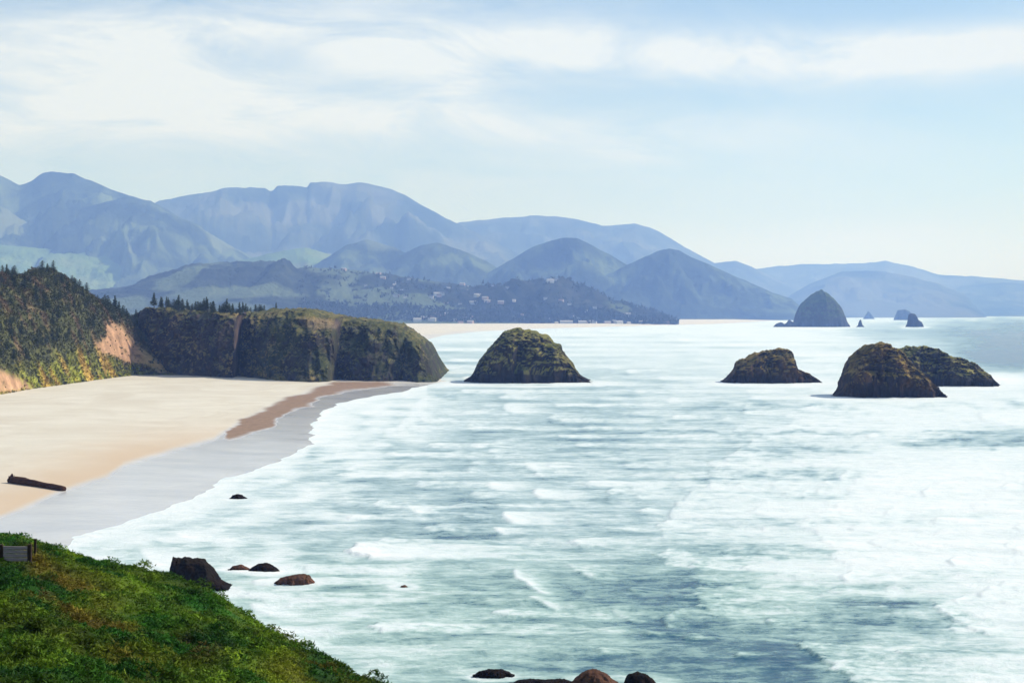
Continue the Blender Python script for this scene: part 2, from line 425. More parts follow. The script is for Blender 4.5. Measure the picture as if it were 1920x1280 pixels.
# streaks of foam drawn out along the swell
st1 = fbm(X / 60, Y / 14, 1, 4, .6); st2 = ridged(X / 26, Y / 7, 6, 3, .55)
far = np.clip(dist / 2500, 0, 1)
st3 = fbm(X / 260, Y / 160, 2, 4, .6)
st4 = fbm(PX / 90, PY / 3.2, 13, 4, .6); st5 = fbm(X / 22, Y / 5, 17, 4, .6)
low = 1 - sstep(.2, .6, C); bnd = fbm(PX / 150, PY / 16, 51, 4, .6); bnd2 = fbm(PX / 60, PY / 12, 61, 4, .6)
C = C + .16 * low * bnd2 + .13 * low * bnd - .16 * sstep(.55, .9, C) * np.clip(-bnd - .05, 0, .6) * 2.2 
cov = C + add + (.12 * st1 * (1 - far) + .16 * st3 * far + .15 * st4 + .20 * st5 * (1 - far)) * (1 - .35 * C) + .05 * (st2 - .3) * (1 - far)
# swash along the sand and rings round the rocks come from the shore lines below
SHORE = [(-900, 1500), (-300, 1210), (0, 1085), (100, 1035), (165, 1004), (235, 983), (300, 960), (380, 925), (450, 893), (520, 866), (565, 848), (586, 828), (590, 800), (606, 775), (640, 757), (700, 742), (760, 734), (800, 722), (838, 714)]
sd = poly_dist(PX, PY, SHORE, False); right = PX > np.interp(PY, [p[1] for p in SHORE[::-1]], [p[0] for p in SHORE[::-1]])
cov = cov + np.where(PY > 712, .30 * np.exp(-(sd / (6 + .02 * (PY - 700))) ** 2) + .12 * np.exp(-sd / 40), 0) * np.where(PX < 800, 1, 0)
sdW = poly_dist(X, Y, [ground(a, b) for a, b in SHORE], False)
sh_n = fbm(X / 30, Y / 30, 41, 4, .55)
for d_, w_, k_ in ((9, 5, .30), (24, 5, .30), (42, 7, .26), (66, 8, .22), (96, 9, .18), (130, 10, .14)):
    cov += np.where(PY > 712, (1 - sstep(620, 900, PX + 60 * sh_n)) * k_ * np.exp(-np.abs((sdW - d_ - 14 * sh_n) / w_) ** 1.5) * np.clip(.6 + 1.6 * fbm(X / 14, Y / 26, d_, 3), 0, 1.4), 0)
brk2 = fbm(PX / 50, PY / 6, 81, 4, .6)
ROCKS = []   # filled here so that the foam round each rock can be laid on the water: (px, py, rx, ry)
for rx_, ry_, w_, h_ in [(990, 719, 118, 6), (1447, 718, 92, 6), (1665, 744, 105, 7), (1790, 722, 80, 7), (376, 1107, 66, 9), (446, 1066, 26, 6), (494, 1070, 34, 7), (553, 1096, 44, 8),
                         (925, 1266, 40, 7), (1150, 1280, 110, 16), (1538, 613, 60, 3), (1715, 613, 22, 3), (757, 1102, 22, 5), (1860, 718, 50, 10), (740, 720, 120, 5)]:
    q = np.sqrt(((PX - rx_) / w_) ** 2 + ((PY - ry_) / h_) ** 2)
    cov += .38 * np.exp(-((q - .9) / .5) ** 2) * (.7 + .9 * st1)
gn = fbm(PX / 70, PY / 40, 71, 4, .6)   # open water left between the foam bands
for x0, x1, y0, th, dp in ((1290, 1570, 1036, 11, .34), (1400, 1720, 980, 9, .24), (1330, 1640, 892, 8, .28), (1370, 1620, 846, 8, .28), (1150, 1900, 813, 4, .24), (1690, 2100, 829, 9, .42), (1560, 1745, 1131, 9, .42),
                           (1430, 1830, 1166, 13, .30), (1620, 2000, 962, 7, .16), (1290, 1640, 762, 6, .24), (1450, 1700, 930, 7, .20), (1600, 1900, 1078, 8, .2), (1320, 1700, 1100, 7, .2), (1720, 2000, 1225, 10, .18), (1650, 2000, 760, 5, .2)):
    cov -= dp * np.exp(-((PY - y0 - 14 * gn) / th) ** 2) * sstep(x0 - 60, x0 + 60, PX + 50 * gn) * (1 - sstep(x1 - 70, x1 + 70, PX + 50 * gn)) * np.clip(.8 + 1.1 * brk2, .2, 1.4)
cov = np.where(cov > .8, .8 + (cov - .8) * .35, cov); cov = np.clip(cov, 0.02, 1.0)
nearf = np.exp(-(dist / 900) ** 2)
ph = Y / 5.2 + X / 26 + 2.2 * fbm(X / 55, Y / 40, 4, 2)
swell = (np.sin(ph) + .4 * np.sin(ph * 2.13 + X / 9)) * .20 * nearf
Z = swell + .40 * fbm(X / 9, Y / 5, 8, 3) * nearf * .5 + lift * .9 * np.exp(-(dist / 2500) ** 2) * (.6 + .5 * st2)
Z = np.where(dist > 5000, 0, Z) * sstep(2, 70, sdW)
def mat_sea():
    s = NT('sea_water'); c, ch = s.attr('foam'); cov = ch[0]
    n1 = s.noise(.06, 8, .62, (1, 2.4, 1), .5); n2 = s.noise(.35, 6, .6, (1, 2.2, 1)); n3 = s.noise(1.6, 4, .6, (1, 1.8, 1))
    n4 = s.noise(.16, 7, .68, (1, 1.3, 1), .8, 7)
    nn = s.math('ADD', s.math('MULTIPLY', s.math('ADD', n1, n4), .30), s.math('ADD', s.math('MULTIPLY', n2, .26), s.math('MULTIPLY', n3, .14)))
    f = s.math('ADD', cov, s.math('MULTIPLY', s.math('MULTIPLY', s.math('SUBTRACT', nn, .5), 2.9), ch[1]))
    col = s.ramp(f, [(.0, (.010, .070, .145)), (.16, (.06, .14, .20)), (.32, (.19, .30, .33)), (.5, (.36, .48, .50)), (.68, (.56, .65, .66)), (.85, (.66, .72, .73)), (1.0, (.735, .765, .765))])
    # greener water over the sandy shallows
    col = s.mix(s.math('MULTIPLY', s.math('MULTIPLY', ch[2], .36), s.ramp(f, [(.45, 1.0), (.75, 0.0)])), col, s.mix(1.0, col, (1.0, 1.12, .84), 'MULTIPLY'))
    rough = s.ramp(f, [(.1, .16), (.6, .55), (.85, .9)])
    w = s.math('ADD', s.math('MULTIPLY', n2, .5), s.math('MULTIPLY', n3, .5))
    s.bump(s.math('ADD', s.math('MULTIPLY', s.math('ADD', n1, n4), 1.2), s.math('MULTIPLY', w, .8)), .42, .8)
    return s.fin(col, rough, .13)
M_sea = mat_sea()
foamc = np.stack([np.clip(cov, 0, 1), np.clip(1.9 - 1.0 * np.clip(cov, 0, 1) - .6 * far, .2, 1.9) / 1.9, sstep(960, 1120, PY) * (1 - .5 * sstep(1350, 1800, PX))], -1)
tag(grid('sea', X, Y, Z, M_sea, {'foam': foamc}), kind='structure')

# ------------------------------------------------------------------ the near beach (one sand sheet that dips under the sea)
W_SHORE = [ground(a, b) for a, b in SHORE]
cols = axis([(-900, -20, 16), (-20, 860, 3.0)]); ys = axis([(655, 840, 1.5), (840, 1110, 2.5), (1110, 1500, 15)])
PX, PY = np.meshgrid(cols, ys); X, Y = ground(PX, PY, 0.0)
shp = np.array(W_SHORE)
closed = [tuple(p) for p in shp] + [(-130, 1250), (-400, 1900), (-3000, 1900), (-3000, 60)]
sd = poly_dist(X, Y, [tuple(p) for p in shp], False); ins = in_poly(X, Y, closed)
sdz = np.where(ins, sd, -sd)
Z = np.where(sdz > 0, 4.2 * (1 - np.exp(-sdz / 130)), sdz * .03) - .04 + .14 * np.exp(-(sdz / 25) ** 2) * (fbm(X / 22, Y / 22, 8, 5, .62) + .5 * fbm(X / 60, Y / 60, 18, 2)) + .10 * fbm(X / 40, Y / 30, 2, 3) * sstep(5, 60, sdz)
QX, QY = to_px(X, Y, Z)
wob = 12 * fbm(X / 45, Y / 40, 5, 5, .6)
DRY = [(-900, 1330), (0, 968), (60, 945), (120, 918), (200, 893), (232, 872), (330, 842), (372, 832), (400, 824), (450, 790), (520, 757), (575, 735), (612, 722), (640, 716), (860, 716)]
dryx = np.interp(QX, [p[0] for p in DRY], [p[1] for p in DRY])
wet = sstep(-9, 8, QY - dryx + .5 * wob)
damp = sstep(-120, 0, QY - dryx + 3 * wob) * (1 - wet) * sstep(760, 860, QY)
BROWN = [(425, 822), (432, 804), (452, 788), (520, 756), (575, 734), (625, 715), (710, 714), (735, 718), (690, 729), (640, 733), (598, 746), (585, 756), (545, 768), (505, 800), (470, 815), (432, 824)]
brown = soft_poly(QX + 1.6 * wob, QY + .25 * wob, BROWN, 3.5)
top = sstep(720, 690, QY)
tone = np.stack([wet, brown, damp], -1)
def mat_sand():
    s = NT('beach_sand'); c, ch = s.attr('tone')
    n = s.noise(.03, 5, .6, (1, 2, 1)); n2 = s.noise(.4, 5, .65, (1, 1.5, 1)); n3 = s.noise(.01, 3, .5, offset=4)
    dry = s.ramp(s.math('ADD', s.math('MULTIPLY', n, .6), s.math('MULTIPLY', n2, .4)), [(.3, (.53, .49, .41)), (.5, (.60, .56, .47)), (.7, (.66, .62, .54))])
    dry = s.mix(s.ramp(s.noise(.02, 6, .65, (1, .6, 1), 1.5, 11), [(.45, 0.0), (.62, .45)]), dry, (.47, .41, .32))
    col = s.mix(s.math('MULTIPLY', ch[2], .9), dry, (.53, .40, .275))
    wc = s.ramp(n, [(.35, (.46, .465, .475)), (.65, (.57, .565, .56))])
    col = s.mix(ch[0], col, wc)
    br = s.ramp(n2, [(.3, (.16, .095, .06)), (.7, (.30, .20, .13))])
    col = s.mix(ch[1], col, br)
    r = s.math('SUBTRACT', .95, s.math('MULTIPLY', s.math('MULTIPLY', ch[0], s.math('SUBTRACT', 1.0, ch[1])), .80))
    s.bump(s.math('ADD', n2, n), .12, .5)
    return s.fin(col, r, .45)
M_sand = mat_sand()
tag(grid('beach', X, Y, Z, M_sand, {'tone': tone}), kind='structure')
def beach_z(x, y):
    d = poly_dist(np.array([x]), np.array([y]), [tuple(p) for p in shp], False)[0]
    i = in_poly(np.array([x]), np.array([y]), closed)[0]
    return (4.2 * (1 - math.exp(-d / 130)) if i else -d * .03) + .12

# ------------------------------------------------------------------ the far beach below the town, and the flat land behind the headland
FAR = [(-900, 640), (700, 655), (765, 650), (782, 640), (830, 628), (900, 621), (1010, 616), (1200, 611), (1350, 607), (1440, 602), (1500, 597), (1600, 592), (1700, 590)]
W_FAR = [ground(a, b) for a, b in FAR]
cols = axis([(-900, 600, 25), (600, 1800, 6)]); ys = axis([(589, 660, .8)])
PX, PY = np.meshgrid(cols, ys); X, Y = ground(PX, PY, 0.0)
sd = poly_dist(X, Y, W_FAR, False); fy = np.interp(PX, [p[0] for p in FAR], [p[1] for p in FAR]); ins = PY < fy
Z = np.where(ins, np.minimum(sd * .02, 5), -sd * .03) + .1
damp = sstep(60, 0, sd) * ins
tone = np.stack([damp * .5, 0 * damp, 0 * damp], -1)
tag(grid('far_beach', X, Y, Z, M_sand, {'tone': tone}), kind='structure')

# ------------------------------------------------------------------ hills and mountains
def mountain(name, pts, Yc, front, back, material, seed, spur=.22, base=-6, rough=1.8, freq=1.0, step=3, rows=90, gexp=1.0):
    if Yc > 7000: Yc = 7000 + (Yc - 7000) * 1.5; front *= 1.2
    xs = np.arange(pts[0][0], pts[-1][0] + .1, step, dtype=float)
    py = np.interp(xs, [p[0] for p in pts], [p[1] for p in pts])
    k = 2; pad = np.pad(py, k, mode='edge'); sm = np.convolve(pad, np.hanning(2 * k + 1) / np.hanning(2 * k + 1).sum(), 'same')[k:-k]
    py = .75 * py + .25 * sm + rough * fbm(xs / 30, seed, 0, 4, .6)
    t = np.linspace(-1, 1, rows); T, U = np.meshgrid(t, xs, indexing='ij')
    Yd = np.where(T < 0, Yc + T * front, Yc + T * back)
    _, Zc = at_dist(xs, py, Yc); Zc = np.maximum(Zc, base)
    xr, yr, _ = ray(xs, np.full_like(xs, 585.0)); X = (xr / yr)[None, :] * Yd
    a = np.abs(T); g = (1 - a) ** 1.25 * (1 - .25 * a) if gexp == 1 else (1 - a ** gexp)
    L = front / 3.2 / freq
    w = X + .35 * L * fbm(X / L, Yd / L, seed + 9, 3)
    sp = ridged(w / L, (Yd / L) * .35, seed + 3, 4, .5)
    det = fbm(X / (L * .3), Yd / (L * .3), seed, 4, .55)
    sp2 = ridged(w / (L * .36), (Yd / L) * .8, seed + 13, 4, .55)
    mod = 1 + (spur * (sp - .45) * 2.9 + spur * (sp2 - .4) * 1.1 + .22 * det) * np.clip(a * 2.4, 0, 1)
    Z = base + (Zc[None, :] - base) * g * mod
    o = grid(name, X, Yd, Z, material); tag(o, kind='structure')
    def zat(u, yd):
        tt = (yd - Yc) / (front if yd < Yc else back); r = (tt + 1) / 2 * (rows - 1); c = (u - xs[0]) / step
        r = min(max(r, 0), rows - 1.001); c = min(max(c, 0), len(xs) - 1.001); i, j = int(r), int(c); fr, fc = r - i, c - j
        return (Z[i, j] * (1 - fc) + Z[i, j + 1] * fc) * (1 - fr) + (Z[i + 1, j] * (1 - fc) + Z[i + 1, j + 1] * fc) * fr
    return zat
# farthest first
mountain('mountain', [(1330, 520), (1380, 508), (1440, 500), (1500, 494), (1560, 494), (1620, 492), (1660, 488), (1720, 501), (1760, 515), (1840, 518), (1920, 525), (2050, 536), (2300, 560), (2600, 592)], 16500, 4200, 2500, M_mfar, 11)
mountain('mountain', [(740, 470), (800, 440), (860, 415), (910, 410), (960, 406), (1000, 402), (1060, 406), (1100, 414), (1130, 422), (1160, 420), (1190, 418), (1215, 424), (1240, 436), (1290, 466), (1340, 492), (1380, 488), (1410, 500), (1450, 520), (1520, 556), (1580, 592)], 14500, 4300, 2500, M_mfar, 12)
mountain('mountain', [(120, 500), (200, 430), (300, 372), (340, 365), (380, 361), (420, 352), (450, 350), (498, 350), (506, 356), (514, 354), (520, 346), (550, 346), (576, 348), (582, 339), (612, 338), (640, 344), (680, 342), (730, 352), (760, 364), (800, 385), (850, 412), (900, 438), (980, 480), (1060, 530), (1120, 592)], 12800, 3800, 2500, M_mfar, 13, spur=.3)
mountain('mountain', [(1430, 592), (1470, 560), (1520, 530), (1580, 508), (1640, 506), (1700, 516), (1760, 532), (1810, 552), (1850, 592)], 12500, 2800, 1500, M_mfar, 14)
mountain('mountain', [(1660, 592), (1740, 560), (1800, 536), (1880, 528), (1960, 535), (2100, 560), (2200, 592)], 15000, 2800, 1500, M_mfar, 15)
mountain('mountain', [(-900, 420), (-600, 340), (-300, 300), (-120, 330), (0, 325), (38, 343), (60, 335), (80, 321), (98, 316), (140, 322), (175, 338), (210, 355), (270, 372), (300, 382), (340, 405), (390, 432), (440, 464), (520, 505), (600, 592)], 10800, 3000, 2000, M_mmid, 16, spur=.28)
mountain('mountain', [(-500, 480), (-100, 450), (40, 425), (110, 400), (170, 384), (240, 366), (285, 376), (330, 404), (370, 420), (440, 463), (520, 520), (600, 592)], 10000, 2200, 1200, M_mmid, 17, spur=.3)
mountain('hill', [(-900, 440), (-300, 448), (0, 457), (60, 462), (130, 468), (210, 476), (260, 492), (350, 497), (450, 488), (520, 470), (570, 462), (640, 480), (760, 505), (900, 560), (960, 592)], 9400, 1500, 1200, M_valley, 18, spur=.10)
mountain('hill', [(520, 592), (560, 515), (620, 476), (655, 456), (690, 446), (740, 461), (790, 490), (860, 540), (900, 592)], 9150, 1400, 900, M_mmid, 19)
mountain('hill', [(600, 592), (680, 508), (740, 482), (790, 457), (820, 453), (860, 466), (910, 487), (960, 520), (1010, 592)], 8950, 1300, 900, M_mmid, 20)
mountain('hill', [(780, 592), (860, 535), (920, 508), (960, 484), (1000, 460), (1035, 447), (1062, 444), (1085, 447), (1110, 458), (1160, 486), (1230, 530), (1300, 592)], 8750, 1200, 900, M_mmid, 21, spur=.35)
mountain('hill', [(960, 592), (1080, 538), (1140, 512), (1200, 484), (1232, 470), (1255, 465), (1275, 469), (1300, 482), (1340, 500), (1400, 527), (1450, 548), (1485, 560), (1510, 583), (1530, 596)], 8500, 900, 800, M_mmid, 22, spur=.35)
z_l = mountain('hill', [(-900, 560), (0, 552), (180, 546), (240, 536), (300, 522), (340, 511), (370, 501), (400, 497), (450, 493), (510, 494), (560, 508), (600, 507), (650, 511), (720, 521), (800, 526), (860, 536), (930, 552), (1020, 580), (1080, 598)], 6700, 1500, 700, M_nearg, 23, spur=.16, base=0, gexp=1.6, rows=80)
z_r = mountain('hill', [(700, 598), (780, 580), (840, 562), (880, 546), (920, 538), (960, 532), (1000, 527), (1040, 527), (1080, 535), (1115, 547), (1150, 564), (1190, 576), (1225, 584), (1250, 594), (1275, 604)], 6000, 650, 600, M_near, 24, spur=.2, base=0, gexp=1.6, rows=60)

# ------------------------------------------------------------------ rocks and sea stacks
def rock_mesh(name, pts, base_py, depth, seed, material, bz=0.0, e=.55, amp=.11, nx=110, nt=70, skew=0.0, gully=.075, sink=1.5):
    """a solid rock whose long profile is pts; it stands on the water, front foot at base_py, `depth` half-thickness in metres"""
    _, Yf = ground(0, base_py, bz); Yc = Yf + depth
    pxs = [p[0] for p in pts]; W = (pxs[-1] - pxs[0]) / F * Yc
    s = np.linspace(0, 1, nx); s = .5 - .5 * np.cos(s * pi) * .5 - .25 + .25 * (2 * s) ; s = (s - s.min()) / (s.max() - s.min())
    u = pxs[0] + s * (pxs[-1] - pxs[0]); py = np.interp(u, pxs, [p[1] for p in pts])
    xw, zt = at_dist(u, py + .045 * (base_py - py) * 1.6 * fbm(u / max(4, (pxs[-1] - pxs[0]) / 14), seed, 0, 4, .65), Yc); zt = np.maximum(zt, bz + .02) + sink
    x0 = xw.mean(); th = np.linspace(0, pi, nt)
    D = depth * (np.clip(1 - (2 * s - 1) ** 2, 0, 1)) ** .45 + .02 * depth
    TH, SS = np.meshgrid(th, s, indexing='ij')
    cz = np.clip(np.sin(TH), 0, 1) ** e
    X = np.broadcast_to(xw, TH.shape).copy(); Y = Yc - D[None, :] * np.sign(np.cos(TH)) * np.abs(np.cos(TH)) ** .8 + skew * (cz - .5) * depth
    Z = (bz - sink) + (zt - 0)[None, :] * cz * 1.0 - 0
    Z = (bz - sink) + (zt - bz)[None, :] * cz
    size = max(W, depth * 2); q = size / 4.5
    n = fbm(X / q, Y / q, Z / q + seed, 6, .62); rdg = ridged(X / (q * .55), Y / (q * .55), Z / (q * 3.2) + seed, 5, .62) + .35 * ridged(X / (q * .9), Y / (q * .9), Z / (q * .22) + seed, 3, .6)
    k = size * amp; nrm = np.sin(TH); cs = -np.cos(TH)
    endw = sstep(0, .12, SS) * (1 - sstep(.88, 1, SS))
    dsp = (n * k + (rdg - .5) * size * gully)
    Y = Y + cs * dsp * 1.2
    ledge = np.exp(-np.clip(Z - bz, 0, None) / (.06 * size)) * np.clip(fbm(X / (q * .5), Y / (q * .5), seed + 40, 4, .6) + .15, 0, 1) * .05 * size
    Y = Y + cs * ledge; X = X + np.sign(SS - .5) * ledge * np.abs(2 * SS - 1) ** 2
    X = X + .32 * k * fbm(X / q, Z / q, Y / q + seed + 20, 4, .55) * (.3 + .7 * endw)
    Z = Z + nrm * .30 * dsp * (.3 + .7 * endw) * np.clip((Z - bz) / (.15 * size), 0, 1)
    return x0, Yc, X, Y, Z
def rock(name, label, cat, group=None, **k):
    mt = k.pop('material'); x0, Yc, X, Y, Z = rock_mesh(name, material=mt, **k)
    o = grid(name, X, Y, Z, mt, origin=(x0, Yc, 0.0)); return tag(o, label, cat, group)
rock('sea_stack', 'dark domed sea stack with ochre right flank, just right of the headland tip', 'sea stack',
     pts=[(872, 717), (884, 705), (896, 684), (912, 660), (928, 637), (945, 621), (972, 618), (1000, 622), (1028, 632), (1048, 648), (1058, 668), (1072, 686), (1088, 702), (1104, 713), (1112, 718)],
     base_py=718, depth=24, seed=1, material=M_stack, e=.45, nx=150, nt=100)
rock('sea_stack', 'low brown sea stack with a slanting top, alone between dome and right pair', 'sea stack',
     pts=[(1352, 717), (1366, 710), (1376, 694), (1382, 680), (1410, 668), (1440, 660), (1470, 656), (1482, 659), (1486, 682), (1500, 694), (1516, 702), (1532, 712), (1540, 718)],
     base_py=718, depth=15, seed=5, material=M_ochre, e=.36, nx=140, nt=90, gully=.10)
rock('sea_stack', 'long rugged dark sea stack tapering into the surf, behind the ochre topped one', 'sea stack',
     pts=[(1640, 724), (1665, 675), (1690, 655), (1730, 653), (1752, 656), (1772, 668), (1800, 674), (1815, 680), (1830, 692), (1850, 699), (1862, 712), (1872, 722)],
     base_py=724, depth=17, seed=9, material=M_stack, e=.42, nx=160, nt=100, gully=.11, amp=.15)
rock('sea_stack', 'steep sea stack with a rounded ochre top, nearest of the large rocks at right', 'sea stack',
     pts=[(1562, 744), (1574, 734), (1584, 712), (1592, 690), (1600, 665), (1625, 650), (1650, 645), (1672, 650), (1690, 666), (1705, 684), (1722, 705), (1742, 722), (1760, 736), (1772, 744)],
     base_py=745, depth=16, seed=14, material=M_ochre, e=.40, nx=160, nt=100, gully=.10, amp=.13)
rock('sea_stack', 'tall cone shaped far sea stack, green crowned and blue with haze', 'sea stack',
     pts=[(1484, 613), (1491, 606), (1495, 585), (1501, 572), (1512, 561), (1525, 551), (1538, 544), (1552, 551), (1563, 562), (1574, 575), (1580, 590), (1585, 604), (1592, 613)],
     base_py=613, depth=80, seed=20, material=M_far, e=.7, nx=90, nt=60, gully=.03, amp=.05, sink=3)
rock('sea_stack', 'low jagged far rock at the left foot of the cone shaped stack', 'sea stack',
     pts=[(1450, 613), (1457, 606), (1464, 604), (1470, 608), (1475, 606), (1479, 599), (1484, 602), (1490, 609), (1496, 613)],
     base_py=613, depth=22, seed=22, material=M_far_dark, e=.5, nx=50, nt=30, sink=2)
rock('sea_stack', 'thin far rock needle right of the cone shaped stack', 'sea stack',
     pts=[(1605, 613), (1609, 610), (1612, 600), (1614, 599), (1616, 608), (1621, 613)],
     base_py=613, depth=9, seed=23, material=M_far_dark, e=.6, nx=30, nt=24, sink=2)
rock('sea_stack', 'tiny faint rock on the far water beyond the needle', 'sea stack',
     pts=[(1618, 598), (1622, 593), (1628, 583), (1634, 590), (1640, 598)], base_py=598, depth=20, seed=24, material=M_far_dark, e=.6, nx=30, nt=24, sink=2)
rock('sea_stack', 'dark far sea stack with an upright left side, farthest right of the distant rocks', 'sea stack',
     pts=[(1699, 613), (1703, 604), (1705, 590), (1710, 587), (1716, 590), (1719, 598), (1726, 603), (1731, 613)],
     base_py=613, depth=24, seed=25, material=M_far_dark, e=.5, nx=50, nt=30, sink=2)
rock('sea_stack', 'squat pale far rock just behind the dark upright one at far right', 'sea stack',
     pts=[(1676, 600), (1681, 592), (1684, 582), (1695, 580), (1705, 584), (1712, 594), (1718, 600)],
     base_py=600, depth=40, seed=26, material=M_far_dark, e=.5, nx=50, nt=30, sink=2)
# small rocks by the near shore
rock('rock', 'large black flat topped rock beside the grassy slope at the water edge', 'rock',
     pts=[(312, 1106), (318, 1096), (321, 1060), (326, 1046), (350, 1045), (378, 1049), (388, 1056), (400, 1074), (412, 1088), (428, 1098), (440, 1105)],
     base_py=1107, depth=2.6, seed=30, material=M_dark, e=.35, nx=90, nt=60, sink=.4)
rock('rock', 'small flat brown rock just right of the large black one', 'rock',
     pts=[(428, 1068), (436, 1061), (450, 1058), (462, 1062), (470, 1068)], base_py=1068, depth=.8, seed=31, material=M_brown, nx=40, nt=30, sink=.25)
rock('rock', 'low black rock awash, farther of the two beside the rust brown one', 'rock',
     pts=[(462, 1072), (472, 1064), (484, 1057), (500, 1056), (514, 1062), (524, 1071)], base_py=1072, depth=1.5, seed=32, material=M_dark, nx=50, nt=30, sink=.25)
rock('rock', 'low rust brown rock awash right of the black rocks', 'rock',
     pts=[(510, 1096), (524, 1084), (545, 1079), (560, 1077), (578, 1078), (586, 1087), (592, 1096)], base_py=1098, depth=1.6, seed=33, material=M_brown, nx=50, nt=30, sink=.25, e=.4)
rock('rock', 'tiny dark rock alone in the shallow wash off the wet sand', 'rock',
     pts=[(430, 935), (436, 928), (446, 926), (454, 928), (464, 935)], base_py=935, depth=1.2, seed=34, material=M_dark, nx=40, nt=24, sink=.25)
rock('rock', 'tiny brown rock ringed by foam in mid water', 'rock',
     pts=[(748, 1104), (752, 1098), (758, 1096), (764, 1099), (768, 1104)], base_py=1104, depth=.6, seed=35, material=M_brown, nx=30, nt=24, sink=.25)
rock('rock', 'flat dark rock awash at the bottom edge, left of the brown boulders', 'rock',
     pts=[(888, 1266), (898, 1258), (915, 1255), (940, 1255), (955, 1260), (965, 1267)], base_py=1267, depth=.8, seed=36, material=M_dark, nx=50, nt=30, sink=.25)
rock('rock', 'long low dark reef rock cut by the bottom edge', 'rock',
     pts=[(955, 1284), (975, 1276), (1000, 1273), (1030, 1276), (1060, 1273), (1090, 1284)], base_py=1285, depth=1.0, seed=37, material=M_dark, nx=60, nt=30, sink=.25)
rock('rock', 'rounded red brown boulder at the bottom edge, largest there', 'rock',
     pts=[(1066, 1290), (1080, 1272), (1098, 1259), (1115, 1255), (1135, 1262), (1152, 1276), (1172, 1292)], base_py=1294, depth=1.9, seed=38, material=M_brown, nx=60, nt=40, sink=.3)
rock('rock', 'small dark boulder at the bottom edge, right of the red brown one', 'rock',
     pts=[(1168, 1284), (1178, 1264), (1195, 1260), (1215, 1266), (1228, 1276), (1236, 1286)], base_py=1288, depth=1.2, seed=39, material=M_dark, nx=60, nt=36, sink=.3)

# ------------------------------------------------------------------ the headland with its cliff
hx = np.arange(235, 826, 1.6); top = np.interp(hx, [235, 270, 300, 440, 470, 520, 560, 600, 640, 700, 738, 752, 772, 792, 802, 812, 818, 826],
                                               [600, 579, 578, 588, 585, 581, 579, 588, 595, 602, 606, 611, 626, 642, 660, 682, 700, 718])
top = top + 6 * fbm(hx / 22, 3, 0, 5, .65); basep = np.interp(hx, [235, 330, 450, 600, 826], [694, 702, 708, 716, 718])
run = np.interp(hx, [235, 440, 470, 540, 640, 826], [6, 8, 20, 30, 22, 16])
off = np.interp(hx, [235, 300, 448, 466, 500, 545, 600, 632, 648, 700, 742, 762, 790, 826], [-2, -18, -22, 12, 2, -16, -14, -10, 12, -10, -6, 10, -6, 6])
zb = np.interp(hx, [235, 600, 700, 826], [3, 1.5, .2, -.5])
_, yf = ground(hx, basep, np.maximum(zb, 0)); yf = yf + off * 1.0 + 6
prof = np.array([(0, -.06), (.10, .10), (.22, .28), (.36, .46), (.52, .62), (.72, .76), (1.0, .88), (1.5, .955), (2.2, 1.0), (5, 1.0), (9, .9), (12, .5), (13.5, -.1)])
par = np.concatenate([np.linspace(0, 8, 100), np.linspace(8, 12, 24)[1:]])
pr = np.interp(par, np.arange(13), prof[:, 0]); pzf = np.interp(par, np.arange(13), prof[:, 1])
Yg = yf[None, :] + pr[:, None] * run[None, :]
ur = ray(hx, 585 + 0 * hx); Yref = yf + 2.2 * run; _, zt = at_dist(hx, top, Yref)
Zg = zb[None, :] + (zt - zb)[None, :] * pzf[:, None]
Xg = np.broadcast_to((ur[0] / ur[1])[None, :] * Yref[None, :], Yg.shape).copy()
act = (sstep(0, 1, par) * (1 - sstep(9, 11, par)))[:, None]
nd = fbm(Xg / 20, Zg / 24, Yg / 40, 6, .62); rg = ridged(Xg / 17 + .3 * nd, Zg / 32, 3, 5, .6)
Yg = Yg - act * (11 * nd + 11 * (rg - .45))  * np.clip((zt - zb) / 30, .1, 1)[None, :]
Zg = Zg + act * 2.4 * fbm(Xg / 7, Yg / 7, Zg / 7, 4, .6)
HX = np.broadcast_to(hx, Zg.shape)
sunlit_ribs = (np.exp(-((HX - 456 + 5 * nd) / 5) ** 2  ) * .5 + .12 * np.exp(-((HX - 637 + 5 * nd) / 5) ** 2)) * (.6 + .6 * rg)  # sunlit right-hand faces of two buttresses, painted as pale pinkish strips
_, QY = to_px(Xg, Yg, Zg)
redslip = soft_poly(HX, QY, [(575, 598), (620, 596), (645, 606), (640, 616), (600, 618), (580, 610)], 5) * .45
greens = sstep(465, 500, HX)
tone = np.stack([np.clip(sunlit_ribs + redslip, 0, 1), greens, 0 * HX], -1)
tag(grid('headland', Xg, Yg, Zg, M_headland, {'tone': tone}), kind='structure')
def headland_z(px):
    i = np.argmin(np.abs(hx - px)); return Xg[97:110, i], Yg[97:110, i], Zg[97:110, i]

# ------------------------------------------------------------------ the wooded bluff at left
bx = np.arange(-900, 342, 3.0)
btop = np.interp(bx, [-900, -300, 0, 40, 60, 95, 118, 135, 165, 185, 210, 240, 262, 285, 305, 325, 342], [420, 470, 514, 517, 510, 507, 516, 528, 549, 562, 574, 598, 622, 650, 676, 699, 703])
bbase = np.interp(bx, [-900, 0, 60, 150, 200, 250, 342], [830, 738, 728, 716, 709, 703, 702])
_, yb = ground(bx, bbase, 3.4); depth = np.interp(bx, [-900, 0, 200, 342], [150, 110, 75, 20])
T = np.concatenate([np.linspace(-.05, 1, 110), np.linspace(1.03, 2.2, 20)])
ur = ray(bx, 585 + 0 * bx); Yr = yb + depth; _, ztop = at_dist(bx, btop, Yr)
gT = np.where(T < 1, np.sin(np.clip(T, -.05, 1) * pi / 2) ** 1.0, 1 - .12 * (T - 1) - .5 * np.clip(T - 1.4, 0, 1) ** 2)
gT = np.where(T < 1, .35 * np.clip(T, -.05, 1) + .65 * gT, gT)
